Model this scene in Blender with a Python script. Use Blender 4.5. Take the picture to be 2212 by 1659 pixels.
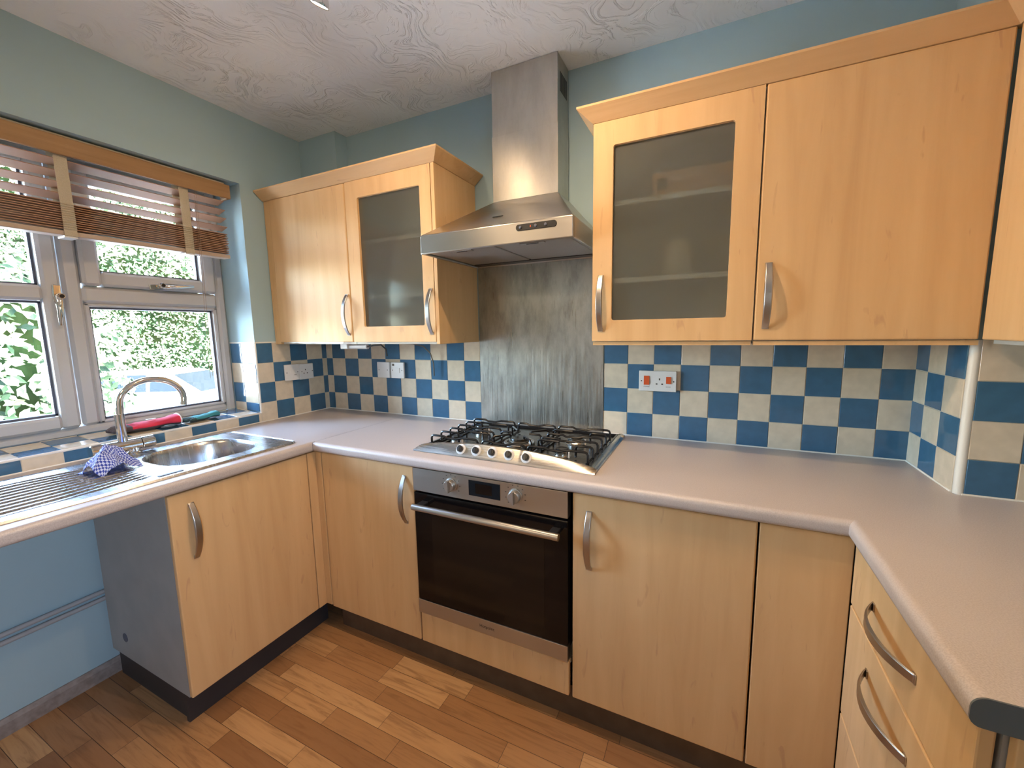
import bpy, bmesh, math, random
from mathutils import Vector, Matrix, noise
random.seed(7)
for o in list(bpy.data.objects): bpy.data.objects.remove(o)
S = bpy.context.scene
COL = S.collection
PI = math.pi

# ------------------------------------------------------------------ camera
cam = bpy.data.cameras.new('camera'); cam.sensor_fit = 'HORIZONTAL'; cam.sensor_width = 36.0
cam.lens = 892.5034 / 2212 * 36.0; cam.clip_start = 0.02; cam.clip_end = 300
camo = bpy.data.objects.new('camera', cam); COL.objects.link(camo)
R = Matrix(((0.9009577, -0.04087666, 0.43197723), (0.43358956, 0.12288442, -0.89269228), (-0.016593, 0.9915788, 0.12843736)))
camo.matrix_world = Matrix.Translation((2.0659, -1.7398, 1.3072)) @ R.to_4x4()
S.camera = camo
# ------------------------------------------------------------------ view
S.view_settings.view_transform = 'Standard'; S.view_settings.look = 'None'
S.view_settings.exposure = 0.3; S.view_settings.gamma = 1.0
S.view_settings.use_curve_mapping = False
# ------------------------------------------------------------------ world and sun
W = bpy.data.worlds.new('sky'); S.world = W; W.use_nodes = True
wn = W.node_tree.nodes; wl = W.node_tree.links
for n in list(wn): wn.remove(n)
wo = wn.new('ShaderNodeOutputWorld'); wb = wn.new('ShaderNodeBackground'); sky = wn.new('ShaderNodeTexSky')
sky.sky_type = 'NISHITA'; sky.sun_disc = False; sky.sun_elevation = math.radians(50); sky.sun_rotation = math.radians(70)
sky.air_density = 1.0; sky.dust_density = 2.5
wb.inputs['Strength'].default_value = 14.0
wl.new(sky.outputs[0], wb.inputs[0]); wl.new(wb.outputs[0], wo.inputs[0])
def lamp(name, kind, energy, color, loc, rot=None, **kw):
    d = bpy.data.lights.new(name, kind); d.energy = energy; d.color = color
    for k, v in kw.items(): setattr(d, k, v)
    o = bpy.data.objects.new(name, d); COL.objects.link(o); o.location = loc
    if rot is not None: o.rotation_euler = rot
    return o
def aim(o, tgt):
    o.rotation_euler = (Vector(tgt) - o.location).to_track_quat('-Z', 'Y').to_euler()
sun = lamp('sun', 'SUN', 40.0, (1.0, 0.95, 0.88), (9, 13, 13), angle=0.02)
aim(sun, (0, 5, 0))
# daylight portal in the kitchen window
po = lamp('window_portal', 'AREA', 1.0, (1, 1, 1), (-0.30, -1.02, 1.47), shape='RECTANGLE', size=1.2, size_y=1.1)
po.rotation_euler = (0, -PI / 2, 0); po.data.cycles.is_portal = True
po2 = lamp('fill_window_portal', 'AREA', 1.0, (1, 1, 1), (3.2, -2.525, 1.475), shape='RECTANGLE', size=.45, size_y=.55)  # portal for the added fill window in the right wall
po2.rotation_euler = (0, PI / 2, 0); po2.data.cycles.is_portal = True
# round warm fill light added behind the camera to brighten the cabinet fronts
gd = lamp('rear_fill_light', 'AREA', 8.0, (1.0, 0.72, 0.44), (0.60, -2.45, 2.262), shape='DISK', size=.54)
gd.rotation_euler = (0, 0, 0)
LAMP_W = 24.0; LAMP_C = (1.0, 0.68, 0.39)

# ------------------------------------------------------------------ materials
def mat(name, color, rough=0.5, metal=0.0, **kw):
    m = bpy.data.materials.new(name); m.use_nodes = True
    b = m.node_tree.nodes['Principled BSDF']
    b.inputs['Base Color'].default_value = (*color, 1); b.inputs['Roughness'].default_value = rough
    b.inputs['Metallic'].default_value = metal
    for k, v in kw.items(): b.inputs[k].default_value = v
    return m
def nd(m, t, **kw):
    n = m.node_tree.nodes.new(t)
    for k, v in kw.items():
        if k in n.inputs: n.inputs[k].default_value = v
        else: setattr(n, k, v)
    return n
def lk(m, a, b): m.node_tree.links.new(a, b)
def coords(m, scale=(1, 1, 1), kind='Object', rot=(0, 0, 0)):
    t = nd(m, 'ShaderNodeTexCoord'); p = nd(m, 'ShaderNodeMapping')
    p.inputs['Scale'].default_value = scale; p.inputs['Rotation'].default_value = rot
    lk(m, t.outputs[kind], p.inputs['Vector']); return p.outputs['Vector']
def ramp(m, fac, stops):
    r = nd(m, 'ShaderNodeValToRGB'); e = r.color_ramp.elements
    while len(e) < len(stops): e.new(0.5)
    for i, (p, c) in enumerate(stops): e[i].position = p; e[i].color = (*c, 1)
    lk(m, fac, r.inputs[0]); return r.outputs[0]
def bump(m, h, strength, dist=0.002):
    b = nd(m, 'ShaderNodeBump'); b.inputs['Strength'].default_value = strength; b.inputs['Distance'].default_value = dist
    lk(m, h, b.inputs['Height']); lk(m, b.outputs[0], m.node_tree.nodes['Principled BSDF'].inputs['Normal'])
def setc(m, out, name='Base Color'): lk(m, out, m.node_tree.nodes['Principled BSDF'].inputs[name])
def mixc(m, fac, a, b, mode='MIX'):
    n = nd(m, 'ShaderNodeMix'); n.data_type = 'RGBA'; n.blend_type = mode
    for i, v in ((0, fac), (6, a), (7, b)):
        if isinstance(v, (int, float)): n.inputs[i].default_value = v
        elif isinstance(v, tuple): n.inputs[i].default_value = (*v, 1)
        else: lk(m, v, n.inputs[i])
    return n.outputs[2]

def noise_mat(name, c1, c2, scale, rough, metal=0.0, bmp=0.0, sc3=(1, 1, 1), detail=4, lo=.35, hi=.65, **kw):
    m = mat(name, c1, rough, metal, **kw)
    v = coords(m, sc3); n = nd(m, 'ShaderNodeTexNoise', Scale=scale, Detail=detail); lk(m, v, n.inputs['Vector'])
    setc(m, ramp(m, n.outputs[0], [(lo, c1), (hi, c2)]))
    if bmp: bump(m, n.outputs[0], bmp)
    return m
M = {}
M['wall'] = noise_mat('pale_blue_wall_paint', (.32, .455, .515), (.335, .47, .53), 3, .75)
nb = nd(M['wall'], 'ShaderNodeTexNoise', Scale=90, Detail=3); lk(M['wall'], coords(M['wall']), nb.inputs['Vector']); bump(M['wall'], nb.outputs[0], .25, .001)
M['room'] = mat('warm_white_room_paint', (.62, .58, .52), .8)
# ceiling with combed plaster
m = mat('textured_ceiling_plaster', (.82, .84, .87), .7); M['ceil'] = m
v = coords(m, (1, 1, 1)); w1 = nd(m, 'ShaderNodeTexNoise', Scale=3.2, Detail=2); lk(m, v, w1.inputs['Vector'])
add = nd(m, 'ShaderNodeVectorMath', operation='MULTIPLY_ADD'); lk(m, w1.outputs['Color'], add.inputs[0]); add.inputs[1].default_value = (.75, .75, .75); lk(m, v, add.inputs[2])
mp = nd(m, 'ShaderNodeMapping'); mp.inputs['Scale'].default_value = (60, 12, 1); lk(m, add.outputs[0], mp.inputs['Vector'])
n2 = nd(m, 'ShaderNodeTexNoise', Scale=1.0, Detail=4, Roughness=.6); lk(m, mp.outputs[0], n2.inputs['Vector'])
mk = nd(m, 'ShaderNodeTexNoise', Scale=5, Detail=2); lk(m, v, mk.inputs['Vector'])
r1 = ramp(m, n2.outputs[0], [(.52, (0, 0, 0)), (.62, (1, 1, 1))]); r2 = ramp(m, mk.outputs[0], [(.40, (.12, .12, .12)), (.62, (1, 1, 1))])
bump(m, mixc(m, 1.0, r1, r2, 'MULTIPLY'), .85, .005)
# maple
def maple(name, sc, spk):
    m = mat(name, (.72, .50, .28), .56); m.node_tree.nodes['Principled BSDF'].inputs['Specular IOR Level'].default_value = .25
    v = coords(m, sc)
    a = nd(m, 'ShaderNodeTexNoise', Scale=1.0, Detail=5, Roughness=.55, Distortion=.6); lk(m, v, a.inputs['Vector'])
    c = ramp(m, a.outputs[0], [(.30, (.55, .345, .165)), (.5, (.61, .395, .195)), (.72, (.66, .44, .225))])
    v2 = coords(m, spk); b = nd(m, 'ShaderNodeTexNoise', Scale=1.0, Detail=3, Distortion=1.2); lk(m, v2, b.inputs['Vector'])
    f = ramp(m, b.outputs[0], [(.66, (0, 0, 0)), (.74, (.55, .55, .55))])
    setc(m, mixc(m, f, c, (.47, .28, .15)))
    return m
M['maple'] = maple('maple_foil', (14, 14, 1.1), (34, 34, 7))
M['maple_h'] = maple('maple_foil_lengthwise', (1.1, 14, 24), (5, 34, 34))
M['cab_side'] = noise_mat('grey_cabinet_side', (.285, .30, .305), (.325, .34, .345), 8, .5)
M['carcass'] = mat('white_cabinet_lining', (.62, .60, .55), .5)
# worktop
m = mat('grey_laminate', (.3, .27, .265), .32); M['worktop'] = m
v = coords(m); a = nd(m, 'ShaderNodeTexNoise', Scale=420, Detail=2); lk(m, v, a.inputs['Vector'])
b2 = nd(m, 'ShaderNodeTexNoise', Scale=5, Detail=5); lk(m, v, b2.inputs['Vector'])
c = ramp(m, a.outputs[0], [(.38, (.41, .365, .35)), (.62, (.49, .445, .43))])
setc(m, mixc(m, ramp(m, b2.outputs[0], [(.4, (0, 0, 0)), (.7, (.35, .35, .35))]), c, (.52, .475, .46)))
rr = ramp(m, b2.outputs[0], [(.35, (.32, .32, .32)), (.7, (.42, .42, .42))]); setc(m, rr, 'Roughness')
M['edge'] = mat('dark_grey_worktop_end', (.085, .10, .11), .45)
# tiles
def tile(name, c):
    m = mat(name, c, .09); v = coords(m)
    n = nd(m, 'ShaderNodeTexNoise', Scale=11, Detail=2.5, Distortion=.5); lk(m, v, n.inputs['Vector'])
    n3 = nd(m, 'ShaderNodeTexNoise', Scale=30, Detail=2); lk(m, v, n3.inputs['Vector'])
    setc(m, mixc(m, ramp(m, n3.outputs[0], [(.3, (0, 0, 0)), (.7, (1, 1, 1))]), tuple(x * .92 for x in c), tuple(min(1, x * 1.06) for x in c)))
    bump(m, n.outputs[0], .5, .004)
    m.node_tree.nodes['Principled BSDF'].inputs['Specular IOR Level'].default_value = .45
    return m
M['t_blue'] = tile('blue_glazed_tile', (.046, .126, .222))
M['t_cream'] = tile('cream_glazed_tile', (.60, .52, .405))
M['grout'] = mat('grout', (.52, .50, .45), .8)
M['seal'] = mat('white_sealant', (.70, .68, .63), .4)
# metals
def steel(name, c, rough, sc, var=.1, blot=0.0, ani=0.0):
    m = mat(name, c, rough, 1.0, **({'Anisotropic': ani, 'Anisotropic Rotation': .25} if ani else {})); v = coords(m, sc)
    n = nd(m, 'ShaderNodeTexNoise', Scale=1, Detail=4); lk(m, v, n.inputs['Vector'])
    setc(m, ramp(m, n.outputs[0], [(.3, (rough - var * .5,) * 3), (.7, (rough + var * .5,) * 3)]), 'Roughness')
    n2 = nd(m, 'ShaderNodeTexNoise', Scale=9, Detail=6, Roughness=.7); v3 = coords(m, (1.6, 1.6, .55)); lk(m, v3, n2.inputs['Vector'])
    if blot: setc(m, mixc(m, ramp(m, n2.outputs[0], [(.42, (0, 0, 0)), (.62, (1, 1, 1))]), c, tuple(x * (1 - blot) for x in c)))
    bump(m, n.outputs[0], .08, .0006)
    return m
M['steel'] = steel('brushed_steel', (.48, .465, .44), .32, (6, 6, 420), .08, 0, .7)
M['steel_v'] = steel('brushed_steel_upright', (.56, .54, .50), .38, (5, 5, 300), .08, .12, .6)
M['steel_d'] = steel('smeared_steel_sheet', (.46, .47, .45), .36, (220, 220, 6), .18, .30)
M['sinkm'] = steel('sink_steel', (.50, .505, .52), .27, (8, 90, 8), .05)
M['hobm'] = steel('hob_steel', (.55, .53, .49), .27, (6, 6, 200), .1, .1)
M['tray'] = steel('dark_hob_tray', (.20, .185, .17), .22, (60, 60, 60), .1, .5)
M['chrome'] = mat('chrome', (.78, .77, .75), .07, 1.0)
M['handle'] = mat('satin_nickel', (.46, .44, .42), .30, 1.0)
M['filter'] = noise_mat('filter_aluminium', (.40, .37, .34), (.46, .43, .40), 900, .5, .7)
M['iron'] = mat('black_enamel', (.012, .012, .013), .22)
M['black'] = mat('black_plastic', (.015, .015, .016), .3)
M['ovglass'] = mat('black_oven_glass', (.005, .004, .004), .06, **{'Specular IOR Level': .32})
M['screen'] = mat('dark_display', (.010, .011, .013), .4, **{'Specular IOR Level': .06})
M['white'] = mat('white_plastic', (.68, .68, .68), .3)
M['upvc'] = mat('white_upvc', (.43, .435, .455), .42)
M['gasket'] = mat('grey_gasket', (.08, .09, .13), .5)
M['orange'] = mat('orange_rocker', (.62, .09, .02), .3)
M['plinth'] = noise_mat('brown_kickboard', (.075, .05, .033), (.10, .068, .045), 20, .5)
M['plinthd'] = mat('dark_kickboard', (.03, .03, .034), .5)
M['skirt'] = noise_mat('worn_skirting', (.20, .165, .15), (.29, .25, .23), 40, .6)
M['pipe'] = mat('painted_pipe', (.36, .37, .38), .45)
M['blindw'] = maple('blind_wood', (14, 1.5, 30), (30, 5, 30))
b_ = M['blindw'].node_tree
for n in b_.nodes:
    if n.type == 'VALTORGB' and len(n.color_ramp.elements) == 3:
        for e, c in zip(n.color_ramp.elements, ((.27, .155, .07), (.32, .19, .09), (.37, .225, .11))): e.color = (*c, 1)
M['slat'] = mat('brown_slat', (.33, .19, .12), .6, **{'Specular IOR Level': .25})
M['slatt'] = M['slat']
M['tape'] = noise_mat('linen_tape', (.42, .38, .29), (.48, .43, .34), 300, .9, 0, .3)
M['cord'] = mat('brown_cord', (.28, .20, .14), .8)
M['slot'] = mat('dark_slot', (.01, .01, .01), .6)
M['ink'] = mat('dark_print', (.06, .055, .05), .5)
M['bulb'] = mat('lamp_face', (1, .9, .7), .3)
bb = M['bulb'].node_tree.nodes['Principled BSDF']; bb.inputs['Emission Color'].default_value = (1, .86, .62, 1); bb.inputs['Emission Strength'].default_value = 40
def thin_glass(name, tint, refl):
    m = bpy.data.materials.new(name); m.use_nodes = True; t = m.node_tree
    for n in list(t.nodes): t.nodes.remove(n)
    o = t.nodes.new('ShaderNodeOutputMaterial'); mx = t.nodes.new('ShaderNodeMixShader'); tr = t.nodes.new('ShaderNodeBsdfTransparent'); gl = t.nodes.new('ShaderNodeBsdfGlossy')
    f = t.nodes.new('ShaderNodeFresnel'); f.inputs[0].default_value = 1.45
    tr.inputs[0].default_value = (*tint, 1); gl.inputs['Roughness'].default_value = .01; gl.inputs[0].default_value = (refl,) * 3 + (1,)
    t.links.new(f.outputs[0], mx.inputs[0]); t.links.new(tr.outputs[0], mx.inputs[1]); t.links.new(gl.outputs[0], mx.inputs[2]); t.links.new(mx.outputs[0], o.inputs[0])
    return m
M['glass'] = thin_glass('window_glass', (.96, .98, .97), .8)
def frosted():
    m = bpy.data.materials.new('frosted_glass'); m.use_nodes = True; t = m.node_tree
    for n in list(t.nodes): t.nodes.remove(n)
    N = t.nodes.new; L = t.links.new
    o = N('ShaderNodeOutputMaterial'); tr = N('ShaderNodeBsdfTransparent'); rf = N('ShaderNodeBsdfRefraction'); df = N('ShaderNodeBsdfDiffuse'); gl = N('ShaderNodeBsdfGlossy')
    tr.inputs[0].default_value = (.95, .97, .93, 1); rf.inputs[0].default_value = (.97, .98, .94, 1); rf.inputs['Roughness'].default_value = .38; rf.inputs['IOR'].default_value = 1.12
    df.inputs[0].default_value = (.55, .56, .50, 1); gl.inputs['Roughness'].default_value = .05
    m1 = N('ShaderNodeMixShader'); m1.inputs[0].default_value = .60; L(tr.outputs[0], m1.inputs[1]); L(rf.outputs[0], m1.inputs[2])
    m2 = N('ShaderNodeMixShader'); m2.inputs[0].default_value = .11; L(m1.outputs[0], m2.inputs[1]); L(df.outputs[0], m2.inputs[2])
    f = N('ShaderNodeFresnel'); f.inputs[0].default_value = 1.5
    m3 = N('ShaderNodeMixShader'); L(f.outputs[0], m3.inputs[0]); L(m2.outputs[0], m3.inputs[1]); L(gl.outputs[0], m3.inputs[2]); L(m3.outputs[0], o.inputs[0])
    return m
M['frost'] = frosted()

# ------------------------------------------------------------------ mesh helpers (world coordinates in, origin of the thing subtracted)
def origin(p):
    v = Vector((0, 0, 0))
    while p is not None: v += p.location; p = p.parent
    return v
class MB:
    def __init__(s): s.v = []; s.f = []; s.m = []
    def add(s, vs, fs, mi=0):
        b = len(s.v); s.v += [Vector(v) for v in vs]; s.f += [tuple(b + i for i in f) for f in fs]; s.m += [mi] * len(fs); return s
    def box(s, x0, x1, y0, y1, z0, z1, mi=0):
        x0, x1 = sorted((x0, x1)); y0, y1 = sorted((y0, y1)); z0, z1 = sorted((z0, z1))
        vs = [(x, y, z) for x in (x0, x1) for y in (y0, y1) for z in (z0, z1)]
        return s.add(vs, [(0, 1, 3, 2), (4, 6, 7, 5), (0, 4, 5, 1), (2, 3, 7, 6), (0, 2, 6, 4), (1, 5, 7, 3)], mi)
    def obox(s, c, ax, ay, az, mi=0):          # oriented box by half-axis vectors
        c, ax, ay, az = map(Vector, (c, ax, ay, az))
        vs = [c + i * ax + j * ay + k * az for i in (-1, 1) for j in (-1, 1) for k in (-1, 1)]
        return s.add(vs, [(0, 1, 3, 2), (4, 6, 7, 5), (0, 4, 5, 1), (2, 3, 7, 6), (0, 2, 6, 4), (1, 5, 7, 3)], mi)
    def prism(s, poly, axis, a, b, mi=0):      # poly in the other two axes (cyclic order), extruded a..b
        def P(u, v, w): return {'x': (w, u, v), 'y': (u, w, v), 'z': (u, v, w)}[axis]
        n = len(poly); vs = [P(u, v, a) for u, v in poly] + [P(u, v, b) for u, v in poly]
        fs = [tuple(range(n))[::-1], tuple(range(n, 2 * n))] + [(i, (i + 1) % n, n + (i + 1) % n, n + i) for i in range(n)]
        return s.add(vs, fs, mi)
    def tube(s, pts, r, seg=10, mi=0, closed=False, caps=True):
        pts = [Vector(p) for p in pts]; n = len(pts); rs = r if isinstance(r, (list, tuple)) else [r] * n
        vs = []; up = None
        for i, p in enumerate(pts):
            if closed: t = pts[(i + 1) % n] - pts[i - 1]
            else: t = pts[min(i + 1, n - 1)] - pts[max(i - 1, 0)]
            t.normalize()
            if up is None:
                up = Vector((0, 0, 1)) if abs(t.z) < .9 else Vector((1, 0, 0))
            a = t.cross(up).normalized(); up = a.cross(t).normalized()
            for k in range(seg):
                w = 2 * PI * k / seg; vs.append(p + (a * math.cos(w) + up * math.sin(w)) * rs[i])
        fs = []
        for i in range(n if closed else n - 1):
            j = (i + 1) % n
            for k in range(seg):
                l = (k + 1) % seg; fs.append((i * seg + k, i * seg + l, j * seg + l, j * seg + k))
        if caps and not closed: fs += [tuple(range(seg))[::-1], tuple((n - 1) * seg + k for k in range(seg))]
        return s.add(vs, fs, mi)
    def lathe(s, prof, c, axis=(0, 0, 1), seg=32, mi=0):  # prof: (radius, height) along axis
        ax = Vector(axis).normalized(); u = ax.orthogonal().normalized(); w = ax.cross(u); c = Vector(c)
        vs = []; n = len(prof)
        for r, h in prof:
            for k in range(seg):
                t = 2 * PI * k / seg; vs.append(c + ax * h + (u * math.cos(t) + w * math.sin(t)) * max(r, 1e-5))
        fs = [(i * seg + k, i * seg + (k + 1) % seg, (i + 1) * seg + (k + 1) % seg, (i + 1) * seg + k) for i in range(n - 1) for k in range(seg)]
        fs += [tuple(range(seg))[::-1], tuple((n - 1) * seg + k for k in range(seg))]
        return s.add(vs, fs, mi)
    def build(s, name, mats, parent=None, bevel=0, smooth=False, seg=2, angle=35):
        me = bpy.data.meshes.new(name); og = origin(parent)
        me.from_pydata([v - og for v in s.v], [], s.f)
        for m in (mats if isinstance(mats, (list, tuple)) else [mats]): me.materials.append(m)
        for p, mi in zip(me.polygons, s.m): p.material_index = mi
        bm = bmesh.new(); bm.from_mesh(me); bmesh.ops.recalc_face_normals(bm, faces=bm.faces)
        if smooth:
            for f in bm.faces: f.smooth = True
            for e in bm.edges:
                if len(e.link_faces) == 2 and e.calc_face_angle(0) > math.radians(angle): e.smooth = False
        bm.to_mesh(me); bm.free()
        o = bpy.data.objects.new(name, me); COL.objects.link(o)
        if parent is not None: o.parent = parent
        if bevel:
            b = o.modifiers.new('bevel', 'BEVEL'); b.width = bevel; b.segments = seg; b.limit_method = 'ANGLE'; b.angle_limit = math.radians(40); b.harden_normals = False
        return o
def tag(o, label, cat, group=None):
    o['label'] = label; o['category'] = cat
    if group: o['group'] = group
    return o
def thing(name, loc, label, cat, group=None):
    o = bpy.data.objects.new(name, None); COL.objects.link(o); o.location = loc; o.empty_display_size = .05
    return tag(o, label, cat, group)
def struct(o): o['kind'] = 'structure'; return o
def text(body, size, loc, parent, m, rx=PI / 2, rz=0, align='CENTER'):
    cu = bpy.data.curves.new('lettering', 'FONT'); cu.body = body; cu.size = size; cu.extrude = .0002; cu.align_x = align; cu.align_y = 'CENTER'
    t = bpy.data.objects.new('lettering', cu); COL.objects.link(t); bpy.context.view_layer.update()
    me = bpy.data.meshes.new_from_object(t); bpy.data.objects.remove(t)
    o = bpy.data.objects.new('lettering', me); COL.objects.link(o); me.materials.clear(); me.materials.append(m)
    o.parent = parent; o.location = Vector(loc) - origin(parent); o.rotation_euler = (rx, 0, rz); return o

# ------------------------------------------------------------------ room shell
ZC = 2.341; WT = 0.862; XR = 2.966; YF = -3.3
OY0, OY1, OZ0, OZ1 = -1.64, -0.425, 0.905, 2.025
# floor: oak strips laid along x, each with its own tone
mb = MB(); tones = []
y = 0.0; row = 0
while y > YF - .1:
    h = .0705; x = -random.random() * .5
    while x < XR:
        L = random.choice((.21, .28, .33, .42, .5)); g = .0006
        x0, x1 = max(x + g, 0), min(x + L - g, XR)
        if x1 > x0 + .005:
            mb.add([(x0, y - h + g, 0), (x1, y - h + g, 0), (x1, y - g, 0), (x0, y - g, 0)], [(0, 1, 2, 3)]); tones.append(random.random())
        x += L
    y -= h
nb0 = len(mb.f)
mb.box(-.3, XR + .3, YF - .3, .3, -.06, -.0015)
tones += [0.0] * 6
mf = mat('oak_strip_floor', (.4, .22, .1), .42); M['floor'] = mf
at = nd(mf, 'ShaderNodeAttribute', attribute_name='tone'); tc = nd(mf, 'ShaderNodeTexCoord')
mp = nd(mf, 'ShaderNodeMapping'); mp.inputs['Scale'].default_value = (3.5, 38, 1); lk(mf, tc.outputs['Object'], mp.inputs['Vector'])
off = nd(mf, 'ShaderNodeVectorMath', operation='MULTIPLY_ADD'); lk(mf, at.outputs['Color'], off.inputs[0]); off.inputs[1].default_value = (57, 91, 0); lk(mf, mp.outputs[0], off.inputs[2])
g1 = nd(mf, 'ShaderNodeTexNoise', Scale=1.0, Detail=6, Roughness=.6, Distortion=1.6); lk(mf, off.outputs[0], g1.inputs['Vector'])
base = ramp(mf, at.outputs['Fac'], [(0, (.25, .12, .050)), (.35, (.345, .178, .076)), (.7, (.43, .235, .105)), (1, (.55, .33, .155))])
setc(mf, mixc(mf, ramp(mf, g1.outputs[0], [(.35, (.62, .62, .62)), (.5, (.18, .18, .18)), (.75, (0, 0, 0))]), base, (.19, .088, .035)))
setc(mf, ramp(mf, g1.outputs[0], [(.3, (.50, .50, .50)), (.7, (.34, .34, .34))]), 'Roughness')
bump(mf, g1.outputs[0], .12, .001)
fl = struct(mb.build('floor', [mf, M['plinthd']]))
ca = fl.data.attributes.new('tone', 'FLOAT', 'FACE')
for i, t in enumerate(tones): ca.data[i].value = t
for p in fl.data.polygons:
    if p.index >= nb0: p.material_index = 1
# ceiling
struct(MB().box(-.3, XR + .3, YF - .3, .3, ZC, ZC + .2).build('ceiling', M['ceil']))
# walls
w = MB()
w.box(-.3, 0, YF - .3, OY0, 0, ZC).box(-.3, 0, OY1, .3, 0, ZC).box(-.3, 0, OY0, OY1, 0, OZ0).box(-.3, 0, OY0, OY1, OZ1, ZC)
struct(w.build('wall_left', M['wall']))
struct(MB().box(0, XR, 0, .3, 0, ZC).build('wall_back', M['wall']))
struct(MB().box(XR, XR + .3, YF - .3, -2.80, 0, ZC).box(XR, XR + .3, -2.25, .3, 0, ZC).box(XR, XR + .3, -2.80, -2.25, 0, 1.25).box(XR, XR + .3, -2.80, -2.25, 1.70, ZC).build('wall_right', M['wall']))  # opening left for the added fill window
w = MB(); w.box(0, XR, YF - .3, YF, 0, ZC)
struct(w.build('wall_front', M['room']))
# boxed-in corners
struct(MB().box(0, .270, -.078, 0, 1.97, ZC).build('trim_1', M['wall']))
struct(MB().box(2.6575, XR, -.30, 0, 0, ZC).build('trim_2', M['wall']))
# plain door in the wall behind the camera
d = MB(); d.box(.98, 1.05, YF, YF + .03, 0, 2.06).box(1.87, 1.94, YF, YF + .03, 0, 2.06).box(1.05, 1.87, YF, YF + .03, 1.99, 2.06).box(1.05, 1.87, YF, YF + .02, .005, 1.99)
struct(d.build('door_1', M['upvc'], bevel=.004))
# small unseen window added in the right wall to let in cool fill light
d = MB(); d.box(XR + .12, XR + .18, -2.25, -2.31, 1.25, 1.70).box(XR + .12, XR + .18, -2.74, -2.80, 1.25, 1.70).box(XR + .12, XR + .18, -2.31, -2.74, 1.25, 1.31).box(XR + .12, XR + .18, -2.31, -2.74, 1.64, 1.70)
struct(d.build('fill_window', M['upvc'], bevel=.004))

# ------------------------------------------------------------------ glazed wall tiles
P = .1015; TG = .0017
rows = [.8619, .9599, 1.0614, 1.1629, 1.2644]
def tiles(name, O, U, V, N, ul, vl, blue, back=.0015, th=.0035):
    O, U, V, N = Vector(O), Vector(U), Vector(V), Vector(N)
    mb = MB()
    c = O + U * (ul[0] + ul[-1]) / 2 + V * (vl[0] + vl[-1]) / 2 + N * back / 2
    mb.obox(c, U * (ul[-1] - ul[0]) / 2, V * (vl[-1] - vl[0]) / 2, N * back / 2, 2)
    for i in range(len(ul) - 1):
        for j in range(len(vl) - 1):
            a0, a1, b0, b1 = ul[i] + TG / 2, ul[i + 1] - TG / 2, vl[j] + TG / 2, vl[j + 1] - TG / 2
            if a1 - a0 < .003 or b1 - b0 < .003: continue
            e = .0012; tx, ty = random.uniform(-.0005, .0005), random.uniform(-.0005, .0005)
            q = [(a0, b0), (a1, b0), (a1, b1), (a0, b1)]; r = [(a0 + e, b0 + e), (a1 - e, b0 + e), (a1 - e, b1 - e), (a0 + e, b1 - e)]
            sg = [(-1, -1), (1, -1), (1, 1), (-1, 1)]
            vs = [O + U * u + V * v + N * back * .5 for u, v in q] + [O + U * u + V * v + N * (back + .0012) for u, v in q] + [O + U * u + V * v + N * (th + tx * s[0] + ty * s[1]) for (u, v), s in zip(r, sg)]
            mb.add(vs, [(0, 1, 2, 3), (0, 1, 5, 4), (1, 2, 6, 5), (2, 3, 7, 6), (3, 0, 4, 7), (4, 5, 9, 8), (5, 6, 10, 9), (6, 7, 11, 10), (7, 4, 8, 11), (8, 9, 10, 11)], 0 if blue(i, j) else 1)
    return struct(mb.build(name, [M['t_blue'], M['t_cream'], M['grout']]))
XP, YM, ZP = (1, 0, 0), (0, -1, 0), (0, 0, 1)
tiles('trim_3', (0, 0, 0), XP, ZP, YM, [0] + [.0515 + k * P for k in range(10)] + [1.056], rows, lambda i, j: ((i - 1) + (3 - j)) % 2 == 0)
tiles('trim_4', (0, 0, 0), XP, ZP, YM, [1.6585] + [1.758 + k * P for k in range(9)] + [2.6575], rows, lambda i, j: ((i - 1) + (3 - j)) % 2 == 1)
tiles('trim_5', (0, 0, 0), YM, ZP, XP, [0] + [.0334 + k * P for k in range(4)] + [.425], rows, lambda i, j: ((i - 1) + (3 - j)) % 2 == 1)
tiles('trim_6', (0, 0, 0), YM, ZP, XP, [.425] + [.0334 + k * P for k in range(4, 20)], [WT, .9065], lambda i, j: i % 2 == 1)
sl = Vector((-.2, 0, .009)).normalized(); sn = Vector((.009, 0, .2)).normalized()
tiles('trim_7', (0, 0, .9085), YM, tuple(sl), tuple(sn), [.425] + [.0334 + k * P for k in range(4, 16)], [.008, .087, .1885, .2], lambda i, j: (i + j) % 2 == 0, back=.002, th=.0045)
tiles('trim_8', (0, OY1, 0), (-1, 0, 0), ZP, YM, [.004, .11, .2], [.917, .9599, 1.0614, 1.1629, 1.2644], lambda i, j: (i + j) % 2 == 0)
tiles('trim_9', (2.6575, 0, 0), YM, ZP, (-1, 0, 0), [0, .084, .1855, .287], rows, lambda i, j: ((i - 1) + (3 - j)) % 2 == 1)
tiles('trim_10', (2.672, -.30, 0), XP, ZP, YM, [0, .095, .1965, .294], [.8619, .9579, 1.0595, 1.161, 1.2644], lambda i, j: (i + 3 - j) % 2 == 1)
# quadrant edge trims in cream plastic
struct(MB().tube([(2.6655, -.2935, WT), (2.6655, -.2935, 1.2644)], .011, 14).build('trim_11', M['seal'], smooth=True))
struct(MB().tube([(-.001, OY1 + .002, .912), (-.001, OY1 + .002, 1.2644)], .005, 10).build('trim_12', M['seal'], smooth=True))
t = MB(); t.box(-.2, .004, OY1 - .0045, OY1, 1.2644, 1.2704).box(0, .0045, -.425, 0, 1.2644, 1.2704)
struct(t.build('trim_13', M['seal']))
struct(MB().tube([(-.0005, OY1, .9085), (-.0005, -1.55, .9085)], .0052, 10).build('trim_14', M['seal'], smooth=True))
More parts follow.
